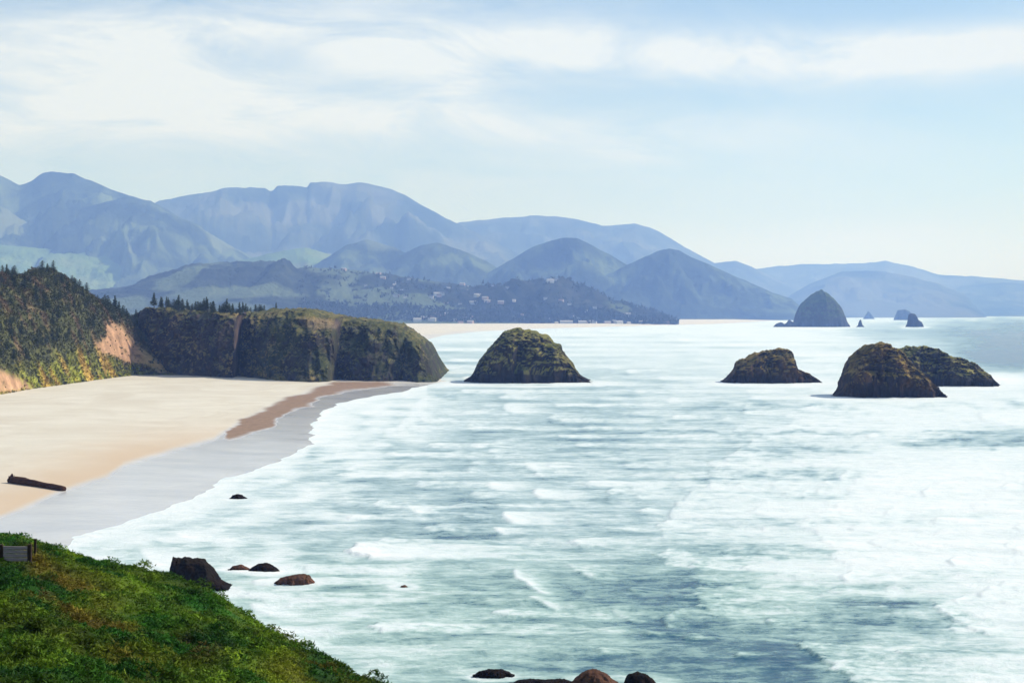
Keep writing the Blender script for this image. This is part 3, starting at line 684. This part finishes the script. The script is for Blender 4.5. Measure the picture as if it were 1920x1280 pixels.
Yb = yb[None, :] + T[:, None] * depth[None, :]; Xb = (ur[0] / ur[1])[None, :] * Yb
Zb = 3.2 + (ztop - 3.2)[None, :] * gT[:, None]
amp = np.clip(T, 0, 1)[:, None] * (1 - .85 * np.exp(-((T - 1) / .12) ** 2))[:, None] * np.clip((ztop - 3) / 40, 0, 1)[None, :]
Zb = Zb + amp * (5 * fbm(Xb / 28, Yb / 40, 1, 4) + 4.5 * (ridged((Xb + .8 * Yb) / 30, (Yb - .5 * Xb) / 90, 2, 3) - .4))
bPX, bPY = to_px(Xb, Yb, Zb)
SOIL = [(198, 612), (212, 604), (228, 612), (240, 630), (262, 650), (290, 672), (322, 694), (326, 700), (300, 697), (270, 684), (240, 680), (222, 672), (192, 664), (182, 650), (192, 636), (202, 626)]
SOIL2 = [(-40, 700), (-10, 690), (20, 702), (45, 716), (60, 728), (-40, 745)]
def bluff_tone(x, y, px, py):
    n = fbm(x / 12, y / 12, 5, 4); n2 = fbm(x / 4, y / 4, 9, 3)
    lum = (1 + .45 * n2)[..., None]
    forest = np.array([.072, .076, .026]) * lum; brownish = np.array([.13, .09, .045]) * lum; yel = np.array([.24, .25, .03]) * lum; och = np.array([.42, .27, .06]) * lum
    c = forest + (brownish - forest) * sstep(.0, .35, n)[..., None]
    low = sstep(-8, 45, py - np.interp(px, [-900, 0, 100, 150, 230, 340], [800, 690, 655, 645, 660, 690]) + 30 * n)[..., None]
    c = c + (yel - c) * low * sstep(-.25, .2, n2 + .3 * n)[..., None]
    c = c + (och - c) * low * sstep(.1, .45, n)[..., None] * .9
    wx = px + 8 * n2; wy = py + 6 * n
    s1 = (np.maximum(soft_poly(wx + 6 * n, wy + 8 * n2, SOIL, 7), soft_poly(wx, wy, SOIL2, 7)) * sstep(-.75, -.1, fbm(x / 5, y / 5, 33, 4, .65)))[..., None]
    soil = np.array([.42, .25, .15]) * (1 + .25 * n2)[..., None]
    right = sstep(245, 275, px)[..., None]; soil = soil + (np.array([.36, .26, .09]) - soil) * right * .8
    return c + (soil - c) * s1, s1[..., 0]
tn, soilm = bluff_tone(Xb, Yb, bPX, bPY)
tag(grid('bluff', Xb, Yb, Zb, M_bluff, {'tone': tn}), kind='structure')
def pick_bluff(i, j):
    return Xb[i, j], Yb[i, j], Zb[i, j], bPX[i, j], bPY[i, j]

# ------------------------------------------------------------------ foliage helpers
def leaf_soup(C, size, rng, n=4, up=.5, aspect=.5):
    """n small pointed faces round each centre C (N,3); returns verts, tris"""
    N = len(C); c = np.repeat(C, n, 0); sz = np.repeat(np.broadcast_to(size, (N,)), n)
    a = rng.uniform(0, 2 * pi, N * n); e = rng.uniform(-.3, 1.2, N * n) * up + rng.normal(0, .25, N * n)
    d = np.stack([np.cos(a) * np.cos(e), np.sin(a) * np.cos(e), np.sin(e)], 1)
    s = np.cross(d, rng.normal(size=(N * n, 3))); s /= np.linalg.norm(s, axis=1)[:, None] + 1e-9
    l = sz * rng.uniform(.6, 1.3, N * n); b = c + rng.normal(0, .18, (N * n, 3)) * sz[:, None]
    w = (l * aspect)[:, None] * s
    v = np.stack([b - w * .5, b + w * .5, b + d * l[:, None]], 1).reshape(-1, 3)
    return v, np.arange(len(v)).reshape(-1, 3)
def conifer_meshes(seed, h, w, sparse=False, lean=.0, base=.12, dome=False):
    r = np.random.default_rng(seed); C = []; S = []; Kc = []
    nl = 16 if not sparse else 11
    for i in range(nl):
        f = (i + .5) / nl; z = h * (base + (1 - base) * f); rad = w * ((1 - f) ** .75 if not dome else (1 - f ** 2.4) ** .6) * (.75 + .5 * r.random())
        nb = int(5 + 5 * (1 - f))
        for k in range(nb):
            if r.random() < (.12 if not sparse else .25): continue
            a = r.uniform(0, 2 * pi); L = rad * r.uniform(.55, 1.1)
            for q in np.linspace(.25, 1, 3):
                C.append((cos(a) * L * q + lean * z * .3, sin(a) * L * q, z - .22 * L * q + r.normal(0, .04 * h / nl * 4)))
                S.append(.12 * h * (1.1 - .5 * q) * (.55 + .5 * (1 - f))); Kc.append(r.uniform(.6, 1.35))
    C.append((lean * h * .3, 0, h)); S.append(.09 * h); Kc.append(1.2)
    C = np.array(C); v, f = leaf_soup(C, np.array(S), r, 3, .5, .55)
    k = np.repeat(np.repeat(np.array(Kc), 3), 3)[:, None]
    tone = np.array([.042, .058, .022]) * k * (1 + r.normal(0, .12, k.shape))
    crown = raw_mesh('crown', v, f, 3, {'tone': tone}, False)
    rings = 6; zz = np.linspace(-.6, h * .93, rings); rr = .028 * h * (1 - np.linspace(0, .9, rings)); aa = np.linspace(0, 2 * pi, 7)[:-1]
    V = np.array([(cos(a) * q + lean * max(z, 0) * .3, sin(a) * q, z) for z, q in zip(zz, rr) for a in aa])
    Fq = [[i * 6 + j, i * 6 + (j + 1) % 6, (i + 1) * 6 + (j + 1) % 6, (i + 1) * 6 + j] for i in range(rings - 1) for j in range(6)]
    trunk = raw_mesh('trunk', V, Fq, 4); return trunk, crown
def mat_simple(name, a, b, scale=2.0, rough=.9, vec=(1, 1, 1)):
    s = NT(name); n = s.noise(scale, 5, .6, vec); c = s.ramp(n, [(.3, a), (.7, b)]); s.bump(n, .5, .05); return s.fin(c, rough, .05)
M_bark = mat_simple('bark', (.05, .038, .030), (.12, .095, .075), 2, vec=(1, 1, .3))
protos = []
for k, (h, w, sp, ln) in enumerate([(10, 2.6, False, .0), (9, 3.0, False, .25), (11, 2.3, False, .1), (8, 2.9, False, -.1), (10, 2.2, True, .2), (12, 2.6, True, .05), (8, 3.6, False, .3), (7, 3.4, False, -.2)]):
    tr, cr = conifer_meshes(50 + k, h, w, sp, ln, .12 if not sp else .32, k >= 6)
    tr.materials.append(M_bark); cr.materials.append(M_leaf); protos.append((tr, cr))
def plant_tree(name, loc, k, scale, rz, label, cat, group):
    e = empty(name, loc, rz); e.scale = (scale * random.uniform(.85, 1.2), scale * random.uniform(.85, 1.2), scale)
    for nm, me in (('trunk', protos[k][0]), ('crown', protos[k][1])):
        o = bpy.data.objects.new(nm, me); COL.objects.link(o); o.parent = e
    return tag(e, label, cat, group)
# trees crowding the upper bluff
rs = random.Random(21); cnt = 0; placed = []
n1 = fbm(Xb / 25, Yb / 25, 14, 3)
tries = 0
while cnt < 150 and tries < 9000:
    tries += 1
    i = int(rs.uniform(.10, 1.0) * 112); j = int(rs.uniform(0, len(bx) - 4))
    x, y, z, px, py = pick_bluff(i, j)
    if px < -90 or px > 275: continue
    lim = np.interp(px, [-90, 0, 100, 150, 200, 240, 280], [700, 690, 668, 640, 618, 625, 650])
    if py > lim + rs.uniform(-25, 14) or soilm[i, j] > .15: continue
    if n1[i, j] < -.25 and rs.random() < .7: continue
    if any((x - a) ** 2 + (y - b) ** 2 < 10 for a, b in placed): continue
    placed.append((x, y)); cnt += 1
    plant_tree('conifer', (x, y, z - .3), rs.choice((1, 6, 7, 6, 7)), rs.uniform(.45, .9), rs.uniform(0, 6.3),
               'dark green conifer among the crowded trees on the left bluff', 'tree', 'conifers crowding the left bluff')
for px, py, sc, k, lab in [(216, 603, .95, 0, 'tall bushy conifer on the shoulder of the bluff above the orange slip'),
                           (255, 612, 1.15, 2, 'tall narrow conifer standing clear at the right end of the bluff trees'),
                           (236, 607, .7, 4, 'short sparse conifer between the two tall ones on the shoulder')]:
    j = int(np.argmin(np.abs(bx - px))); i = 104; x, y, z, a, b = pick_bluff(i, j)
    plant_tree('conifer', (x, y, z - .5), k, sc, rs.uniform(0, 6), lab, 'tree', None)
# the row on the flat top of the headland
for px in list(np.arange(290, 490, 2.8)):
    xs_, ys_, zs_ = headland_z(px); q = rs.randint(0, 11)
    sc = rs.uniform(.65, .98) * (1 if px < 430 else .8)
    plant_tree('windswept_conifer', (xs_[q], ys_[q], zs_[q] - .4), rs.choice((4, 5, 6, 7, 1, 6, 7)), sc, rs.uniform(0, 6.3),
               'sparse windswept conifer in the row along the headland top', 'tree', 'conifers along the headland top')

# shrubs that cloak the bluff and the lip of the headland
idx = []
while len(idx) < 22000:
    i = rs.randrange(0, 116); j = rs.randrange(0, len(bx) - 1)
    if bPX[i, j] < -140 and rs.random() < .8: continue
    if soilm[i, j] > .35 and rs.random() < .97: continue
    idx.append((i, j))
ii = np.array(idx); i_, j_ = ii[:, 0], ii[:, 1]
fr = RNG.random((len(ii), 2))
P = np.stack([Xb[i_, j_], Yb[i_, j_], Zb[i_, j_]], 1); Pn = np.stack([Xb[i_ + 1, j_], Yb[i_ + 1, j_], Zb[i_ + 1, j_]], 1); Pm = np.stack([Xb[i_, j_ + 1], Yb[i_, j_ + 1], Zb[i_, j_ + 1]], 1)
C3 = P + (Pn - P) * fr[:, :1] + (Pm - P) * fr[:, 1:]
v, f = leaf_soup(C3 + np.array([0, 0, .2]), RNG.uniform(.7, 1.7, len(C3)), RNG, 5, .9, .7)
tn2, _ = bluff_tone(C3[:, 0], C3[:, 1], bPX[i_, j_], bPY[i_, j_])
tn2 = np.where((soilm[i_, j_] > .4)[:, None], np.array([[.06, .07, .02]]), tn2)
tn2 = tn2 * RNG.uniform(.72, 1.32, (len(tn2), 1)); tn2 = np.repeat(tn2, 15, 0)
tag(link('undergrowth', raw_mesh('undergrowth', v, f, 3, {'tone': tn2}, False), M_leaf),
    'dense low scrub in dark green, yellow and ochre cloaking the left bluff', 'undergrowth', kind='stuff')

# ------------------------------------------------------------------ the near grassy slope
def near_z(x, y):
    """height of the slope below the viewpoint"""
    px = 960 + F * x / np.maximum(y, 5)
    crest_d = np.interp(px, [-900, 0, 320, 690, 1200], [90, 76, 66, 56, 48])
    cpy = np.interp(px, [-900, -200, 0, 60, 130, 200, 320, 400, 480, 560, 620, 700, 800, 1000, 1300], [960, 985, 1014, 1021, 1046, 1071, 1110, 1136, 1181, 1222, 1254, 1290, 1340, 1440, 1640])
    zc = H - (cpy - HORIZON) / F * crest_d
    # bench between 30 m and the crest, steeper ground up to the feet of the viewer
    low = 31.5 + .0 * x; t = np.clip(y / crest_d, 0, 3)
    zin = (H - 1.8) + (zc - (H - 1.8)) * np.clip(t, 0, 1) ** .62
    fall = np.where(t > 1, (y - crest_d), 0)
    z = np.where(t > 1, zc - .05 * fall - .035 * fall ** 2 * np.clip(fall / 6, .3, 1), zin)
    z = np.where(fall > 25, zc - 1.25 - 21.9 - .95 * (fall - 25), z)
    bump = .62 * fbm(x / 2.6, y / 2.6, 3, 4, .6) + .9 * fbm(x / 11, y / 11, 7, 2)
    fade = sstep(4, 20, y) * (1 - .45 * np.exp(-((t - 1) / .06) ** 2))
    return z + bump * fade
U = np.tan(np.linspace(-.62, .62, 330)); D = np.concatenate([np.linspace(.5, 34, 40), np.linspace(34.4, 92, 170), np.linspace(93, 130, 25)])
DD, UU = np.meshgrid(D, U, indexing='ij'); X = UU * (DD + 6); Y = DD - 2; Z = np.maximum(near_z(X, Y), -2)
def near_tone(x, y, px, py):
    n = fbm(x / 3.0, y / 4.0, 2, 4); n2 = fbm(x / .9, y / .9, 6, 3); n3 = fbm(x / 7, y / 7, 12, 3)
    lum = (1 + .5 * n2)[..., None]
    g1 = np.array([.016, .080, .006]); g2 = np.array([.125, .20, .010]); br = np.array([.15, .12, .014]); rd = np.array([.075, .03, .012])
    c = g1 + (g2 - g1) * sstep(-.3, .45, n)[..., None]
    band = np.exp(-((px - np.interp(py, [1010, 1060, 1120, 1200, 1290], [30, 75, 140, 215, 290])) / (28 + .12 * (py - 1000))) ** 2)
    b2 = .7 * np.exp(-((px - 600) / 110) ** 2 - ((py - 1255) / 45) ** 2) + .6 * np.exp(-((px - 150) / 60) ** 2 - ((py - 1130) / 60) ** 2)
    c = c + (br - c) * np.clip(.85 * band * sstep(-.35, .25, n3 + .6 * n) + b2 * sstep(-.2, .3, n) + .4 * sstep(.15, .55, n3), 0, 1)[..., None]
    red = np.exp(-((px - 370) / 50) ** 2 - ((py - 1215) / 30) ** 2) + np.exp(-((px - 80) / 35) ** 2 - ((py - 1105) / 22) ** 2)
    c = c + (rd - c) * np.clip(red * sstep(-.4, .2, n + n2) , 0, 1)[..., None] * .8
    return c * lum * (.62 + .75 * sstep(-.45, .45, fbm(x / 4.5, y / 6, 44, 3)))[..., None]  # last factor paints broad shadow areas into the vegetation colour
pxn, pyn = to_px(X, np.maximum(Y, 3), Z)
tag(grid('slope', X, Y, Z, M_soil, {'tone': near_tone(X, Y, pxn, pyn) * .6}), kind='structure')
# leaf tufts: denser where they show
NT_ = 190000
yy = RNG.uniform(24, 84, NT_); uu = RNG.uniform(-.50, .06, NT_); xx = uu * yy; zz = near_z(xx, yy)
pa, pb = to_px(xx, yy, zz); keep = (pb < 1420) & (zz > 5); xx, yy, zz, pa, pb = [q[keep] for q in (xx, yy, zz, pa, pb)]
dens = sstep(-.7, .2, fbm(xx / 1.8, yy / 1.8, 21, 3)); keep = RNG.random(len(xx)) < .6 + .4 * dens
xx, yy, zz, pa, pb, dens = [q[keep] for q in (xx, yy, zz, pa, pb, dens)]
sel = RNG.choice(len(xx), 420, False); sx, sy, sz_, sr = xx[sel], yy[sel], zz[sel], RNG.uniform(.22, .62, 420)
rr_ = np.repeat(sr, 90); dv = RNG.normal(size=(420 * 90, 3)); dv /= np.linalg.norm(dv, axis=1)[:, None]; dv[:, 2] = np.abs(dv[:, 2]) * .8
dv *= (rr_ * RNG.uniform(.6, 1.0, len(rr_)))[:, None]
xx = np.concatenate([xx, np.repeat(sx, 90) + dv[:, 0]]); yy = np.concatenate([yy, np.repeat(sy, 90) + dv[:, 1]]); zz = np.concatenate([zz, np.repeat(sz_, 90) + dv[:, 2]])
dens = np.concatenate([dens, np.full(len(rr_), .6)]); pa, pb = to_px(xx, yy, zz)
C3 = np.stack([xx, yy, zz + .02], 1); v, f = leaf_soup(C3, .85 * RNG.uniform(.07, .16, len(xx)) * (.6 + .7 * dens), RNG, 5, .8, .42)
tn = near_tone(xx, yy, pa, pb) * RNG.uniform(.55, 1.6, (len(xx), 1)); tn = np.repeat(tn, 15, 0)
tag(link('grass', raw_mesh('grass', v, f, 3, {'tone': tn}, False), M_leaf),
    'thick green and rust brown grass and low shrubs covering the near slope', 'grass', kind='stuff')

# ------------------------------------------------------------------ board panel and post on the crest of the slope
M_wood = mat_simple('grey_board', (.20, .165, .17), (.36, .31, .32), 6, .9, (.3, 1, 6))
M_post = mat_simple('dark_post', (.018, .014, .012), (.06, .045, .035), 8, .9, (1, 1, .3))
def box(name, sx, sy, sz, loc, material, parent, bev=.008, wobble=.0):
    import bmesh
    bm = bmesh.new(); bmesh.ops.create_cube(bm, size=1.0)
    for v_ in bm.verts: v_.co.x *= sx; v_.co.y *= sy; v_.co.z *= sz
    bmesh.ops.bevel(bm, geom=bm.edges[:], offset=bev, segments=1, affect='EDGES')
    bmesh.ops.subdivide_edges(bm, edges=[e for e in bm.edges if e.calc_length() > .25], cuts=4)
    for v_ in bm.verts: v_.co += wobble * .01 * __import__('mathutils').noise.noise_vector(v_.co * 5 + __import__('mathutils').Vector(loc))
    me = bpy.data.meshes.new(name); bm.to_mesh(me); bm.free(); o = link(name, me, material, parent); o.location = loc; return o
def spot(px, py):
    d = np.linspace(40, 78, 400); q = np.full_like(d, (px - 960) / F) * d; a, b = to_px(q, d, near_z(q, d)); return float(d[np.argmin(np.abs(b - py))])
Dp = spot(30, 1058); xL, _z = at_dist(6, 1040, Dp); xR, _ = at_dist(52, 1040, Dp); xm = (xL + xR) / 2; wid = xR - xL
_, zt_ = at_dist(30, 1023, Dp); _, zb_ = at_dist(30, 1052, Dp); gz = float(near_z(np.array([xm]), np.array([Dp]))[0])
pn = empty('board_fence', (xm, Dp, gz)); tag(pn, 'weathered grey board panel between two dark posts on the grassy crest at left', 'fence')
nb = 4; hh = (zt_ - zb_) / nb
for i in range(nb):
    b_ = box('board', wid, .035, hh - .02, (0, 0, zb_ - gz + hh * (i + .5)), M_wood, pn, wobble=1); b_.rotation_euler.y = random.uniform(-.012, .012)
for sx in (-1, 1): box('post', .15, .15, zt_ - gz + 1.0, (sx * (wid / 2 + .08), .03, (zt_ - gz - 1.0) / 2 + .06), M_post, pn, wobble=2)
Dq = spot(66, 1050); xq, zq = at_dist(66, 1012, Dq); gq = float(near_z(np.array([xq]), np.array([Dq]))[0])
pe = empty('fence_post', (xq, Dq, gq)); tag(pe, 'thin dark post sticking up just right of the board panel', 'post')
box('shaft', .09, .09, zq - gq + .6, (0, 0, (zq - gq - .6) / 2), M_post, pe, wobble=2); box('cap', .12, .12, .05, (0, 0, zq - gq + .028), M_post, pe)

# ------------------------------------------------------------------ driftwood log on the sand
M_drift = mat_simple('driftwood', (.022, .009, .005), (.07, .034, .018), 1.2, .85, (.2, 1, 1))
def tube(name, pts, rad, material, parent, seg=14, seed=0, rough=.12):
    pts = np.array(pts, float); V = []; n = len(pts)
    for i, p in enumerate(pts):
        d = pts[min(i + 1, n - 1)] - pts[max(i - 1, 0)]; d /= np.linalg.norm(d)
        a = np.cross(d, (0, 0, 1.0)); a /= np.linalg.norm(a) + 1e-9; b = np.cross(a, d)
        for k in range(seg):
            t = 2 * pi * k / seg; q = rad[i] * (1 + rough * 3 * float(perlin(cos(t) * 1.3 + seed, sin(t) * 1.3, i * .5)))
            V.append(p + (a * cos(t) + b * sin(t)) * q)
    Fq = [[i * seg + j, i * seg + (j + 1) % seg, (i + 1) * seg + (j + 1) % seg, (i + 1) * seg + j] for i in range(n - 1) for j in range(seg)]
    me = bpy.data.meshes.new(name); me.from_pydata([tuple(q) for q in V], [], Fq + [list(range(seg))[::-1], list(range((n - 1) * seg, n * seg))]); me.update()
    me.polygons.foreach_set('use_smooth', [True] * len(me.polygons))
    return link(name, me, material, parent)
ax, ay = ground(24, 897, 2.4); bx_, by_ = ground(120, 912, 2.0)
za, zb2 = beach_z(ax, ay), beach_z(bx_, by_)
lg = empty('driftwood_log', (ax, ay, za)); tag(lg, 'long dark driftwood log lying on the sand near the wet edge', 'driftwood')
L = np.array([bx_ - ax, by_ - ay, zb2 - za])
ts = np.linspace(0, 1, 18)
tube('log', [L * t + np.array([0, 0, .42 + .12 * sin(5 * t)]) for t in ts], [1.0 * (1 - .35 * t) + .10 * sin(9 * t) for t in ts], M_drift, lg, seed=3)
tube('root_wad', [np.array([-.3, 0, .7]) + (-L / np.linalg.norm(L)) * t for t in (-.5, 0, .5, .8)], [.7, 1.15, 1.05, .4], M_drift, lg, seed=8, rough=.3)
for t, dz_, dy in ((.08, 1.3, -.4), (.02, 1.5, .5), (.35, .9, .3)):
    p0 = L * t + np.array([0, 0, .7]); tube('branch_stub', [p0, p0 + np.array([-.2, dy * .5, dz_ * .5]), p0 + np.array([-.5, dy, dz_])], [.2, .14, .05], M_drift, lg, seg=8, seed=t * 10)

# ------------------------------------------------------------------ the far town: houses and tree belt
M_w = [mat_simple('house_wall_' + n_, tuple(.85 * q for q in c), c, .5) for n_, c in (('white', (.42, .43, .43)), ('rose', (.42, .33, .31)), ('grey', (.42, .43, .46)), ('tan', (.55, .48, .38)))]
M_r = [mat_simple('roof_' + n_, tuple(.8 * q for q in c), c, .5) for n_, c in (('slate', (.10, .105, .12)), ('brown', (.16, .11, .09)), ('pale', (.40, .38, .37)))]
def house_meshes(w, d, h, rh, wi, ri):
    V = [(-w, -d, -3), (w, -d, -3), (w, d, -3), (-w, d, -3), (-w, -d, h), (w, -d, h), (w, d, h), (-w, d, h), (-w, 0, h + rh), (w, 0, h + rh)]
    a = bpy.data.meshes.new('wall'); a.from_pydata(V, [], [(0, 1, 5, 4), (1, 2, 6, 9, 5), (2, 3, 7, 6), (3, 0, 4, 8, 7)]); a.materials.append(M_w[wi]); a.update()
    o_ = .6; t_ = .3; R = [(-w - o_, -d - o_, h - .3), (w + o_, -d - o_, h - .3), (w + o_, 0, h + rh + .3), (-w - o_, 0, h + rh + .3), (-w - o_, d + o_, h - .3), (w + o_, d + o_, h - .3)]
    R += [(x_, y_, z_ + t_) for x_, y_, z_ in R]
    b = bpy.data.meshes.new('roof'); b.from_pydata(R, [], [(0, 3, 2, 1), (3, 4, 5, 2), (6, 7, 8, 9), (9, 8, 11, 10), (0, 1, 7, 6), (4, 10, 11, 5), (0, 6, 9, 3), (3, 9, 10, 4), (1, 2, 8, 7), (2, 5, 11, 8)]); b.materials.append(M_r[ri]); b.update()
    return a, b
HP = [house_meshes(*q) for q in [(7, 5, 6, 3, 0, 0), (9, 5, 6, 3, 1, 1), (8, 6, 8, 3, 2, 0), (6, 5, 5, 3, 3, 2), (14, 7, 9, 3, 0, 2), (11, 6, 7, 3, 1, 2), (22, 8, 10, 2.5, 2, 2)]]
def add_house(u, yd, k, lab, grp, rz=None):
    z = max(z_l(u, yd) if 5200 <= yd else 0, z_r(u, yd) if 5350 <= yd <= 6600 and 700 < u < 1330 else 0, 3.0)
    xr_, yr_, _ = ray(u, 585.); o = empty('house', (float(xr_ / yr_ * yd), yd, z), rs.uniform(-.6, .6) if rz is None else rz)
    for nm, me in zip(('wall', 'roof'), HP[k]):
        c = bpy.data.objects.new(nm, me); COL.objects.link(c); c.parent = o
    tag(o, lab, 'house', grp)
for _ in range(64):
    u = rs.uniform(740, 1250); yd = rs.uniform(5230, 5420) if rs.random() < .6 else rs.uniform(5420, 5800)
    add_house(u, yd, rs.choice((0, 1, 2, 3, 5, 1, 4)), 'tiny pale house of the shoreline town behind the far beach', 'houses of the shoreline town')
for _ in range(16):
    add_house(rs.uniform(640, 880), rs.uniform(5900, 6450), rs.choice((0, 3, 0, 5)), 'tiny pale house on the meadow hill above the town', 'houses on the meadow hill')
add_house(1062, 5215, 6, 'long low grey roofed building at the town edge, farther left of the two large ones', None, 0)
add_house(1092, 5225, 4, 'wide white building at the town edge, right of the long grey roofed one', None, 0)
add_house(1175, 5500, 4, 'white building standing alone at the right foot of the dark wooded hill', None, 0)
# belts of trees in and behind the town, too many and too small to count
Cs = []; Sz = []
for _ in range(2600):
    u = rs.uniform(560, 1270); yd = rs.uniform(5250, 6400)
    if rs.random() < .7: yd = rs.uniform(5260, 5500)
    z = max(z_l(u, yd), z_r(u, yd) if 5350 <= yd <= 6600 and 700 < u < 1330 else 0, 2.5)
    xr_, yr_, _ = ray(u, 585.); Cs.append((float(xr_ / yr_ * yd), yd, z + 3)); Sz.append(rs.uniform(9, 17))
v, f = leaf_soup(np.array(Cs), np.array(Sz), RNG, 5, 1.2, .6)
tn = np.repeat(np.array([[.03, .038, .028]]) * RNG.uniform(.8, 1.3, (len(Cs), 1)), 15, 0)
tag(link('woodland', raw_mesh('woodland', v, f, 3, {'tone': tn}, False), M_leaf), 'distant dark belts of trees around the shoreline town', 'woodland', kind='stuff')

# ------------------------------------------------------------------ the air
def haze():
    x0, x1, y0, y1, z0, z1 = -27500, 27500, -300, 39500, -8, 1700
    V = [(x, y, z) for z in (z0, z1) for y in (y0, y1) for x in (x0, x1)]
    me = bpy.data.meshes.new('haze'); me.from_pydata(V, [], [(0, 2, 3, 1), (4, 5, 7, 6), (0, 1, 5, 4), (2, 6, 7, 3), (0, 4, 6, 2), (1, 3, 7, 5)]); me.update()
    m = bpy.data.materials.new('haze'); m.use_nodes = True; t = m.node_tree; t.nodes.clear()
    o = t.nodes.new('ShaderNodeOutputMaterial'); p = t.nodes.new('ShaderNodeVolumePrincipled')
    p.inputs['Color'].default_value = (.26, .44, 1.0, 1); p.inputs['Density'].default_value = 9.0e-5; p.inputs['Anisotropy'].default_value = .1; p.inputs['Absorption Color'].default_value = (1, 1, 1, 1)
    t.links.new(p.outputs[0], o.inputs['Volume'])
    ob = link('haze', me, m); tag(ob, kind='stuff'); return ob
haze()
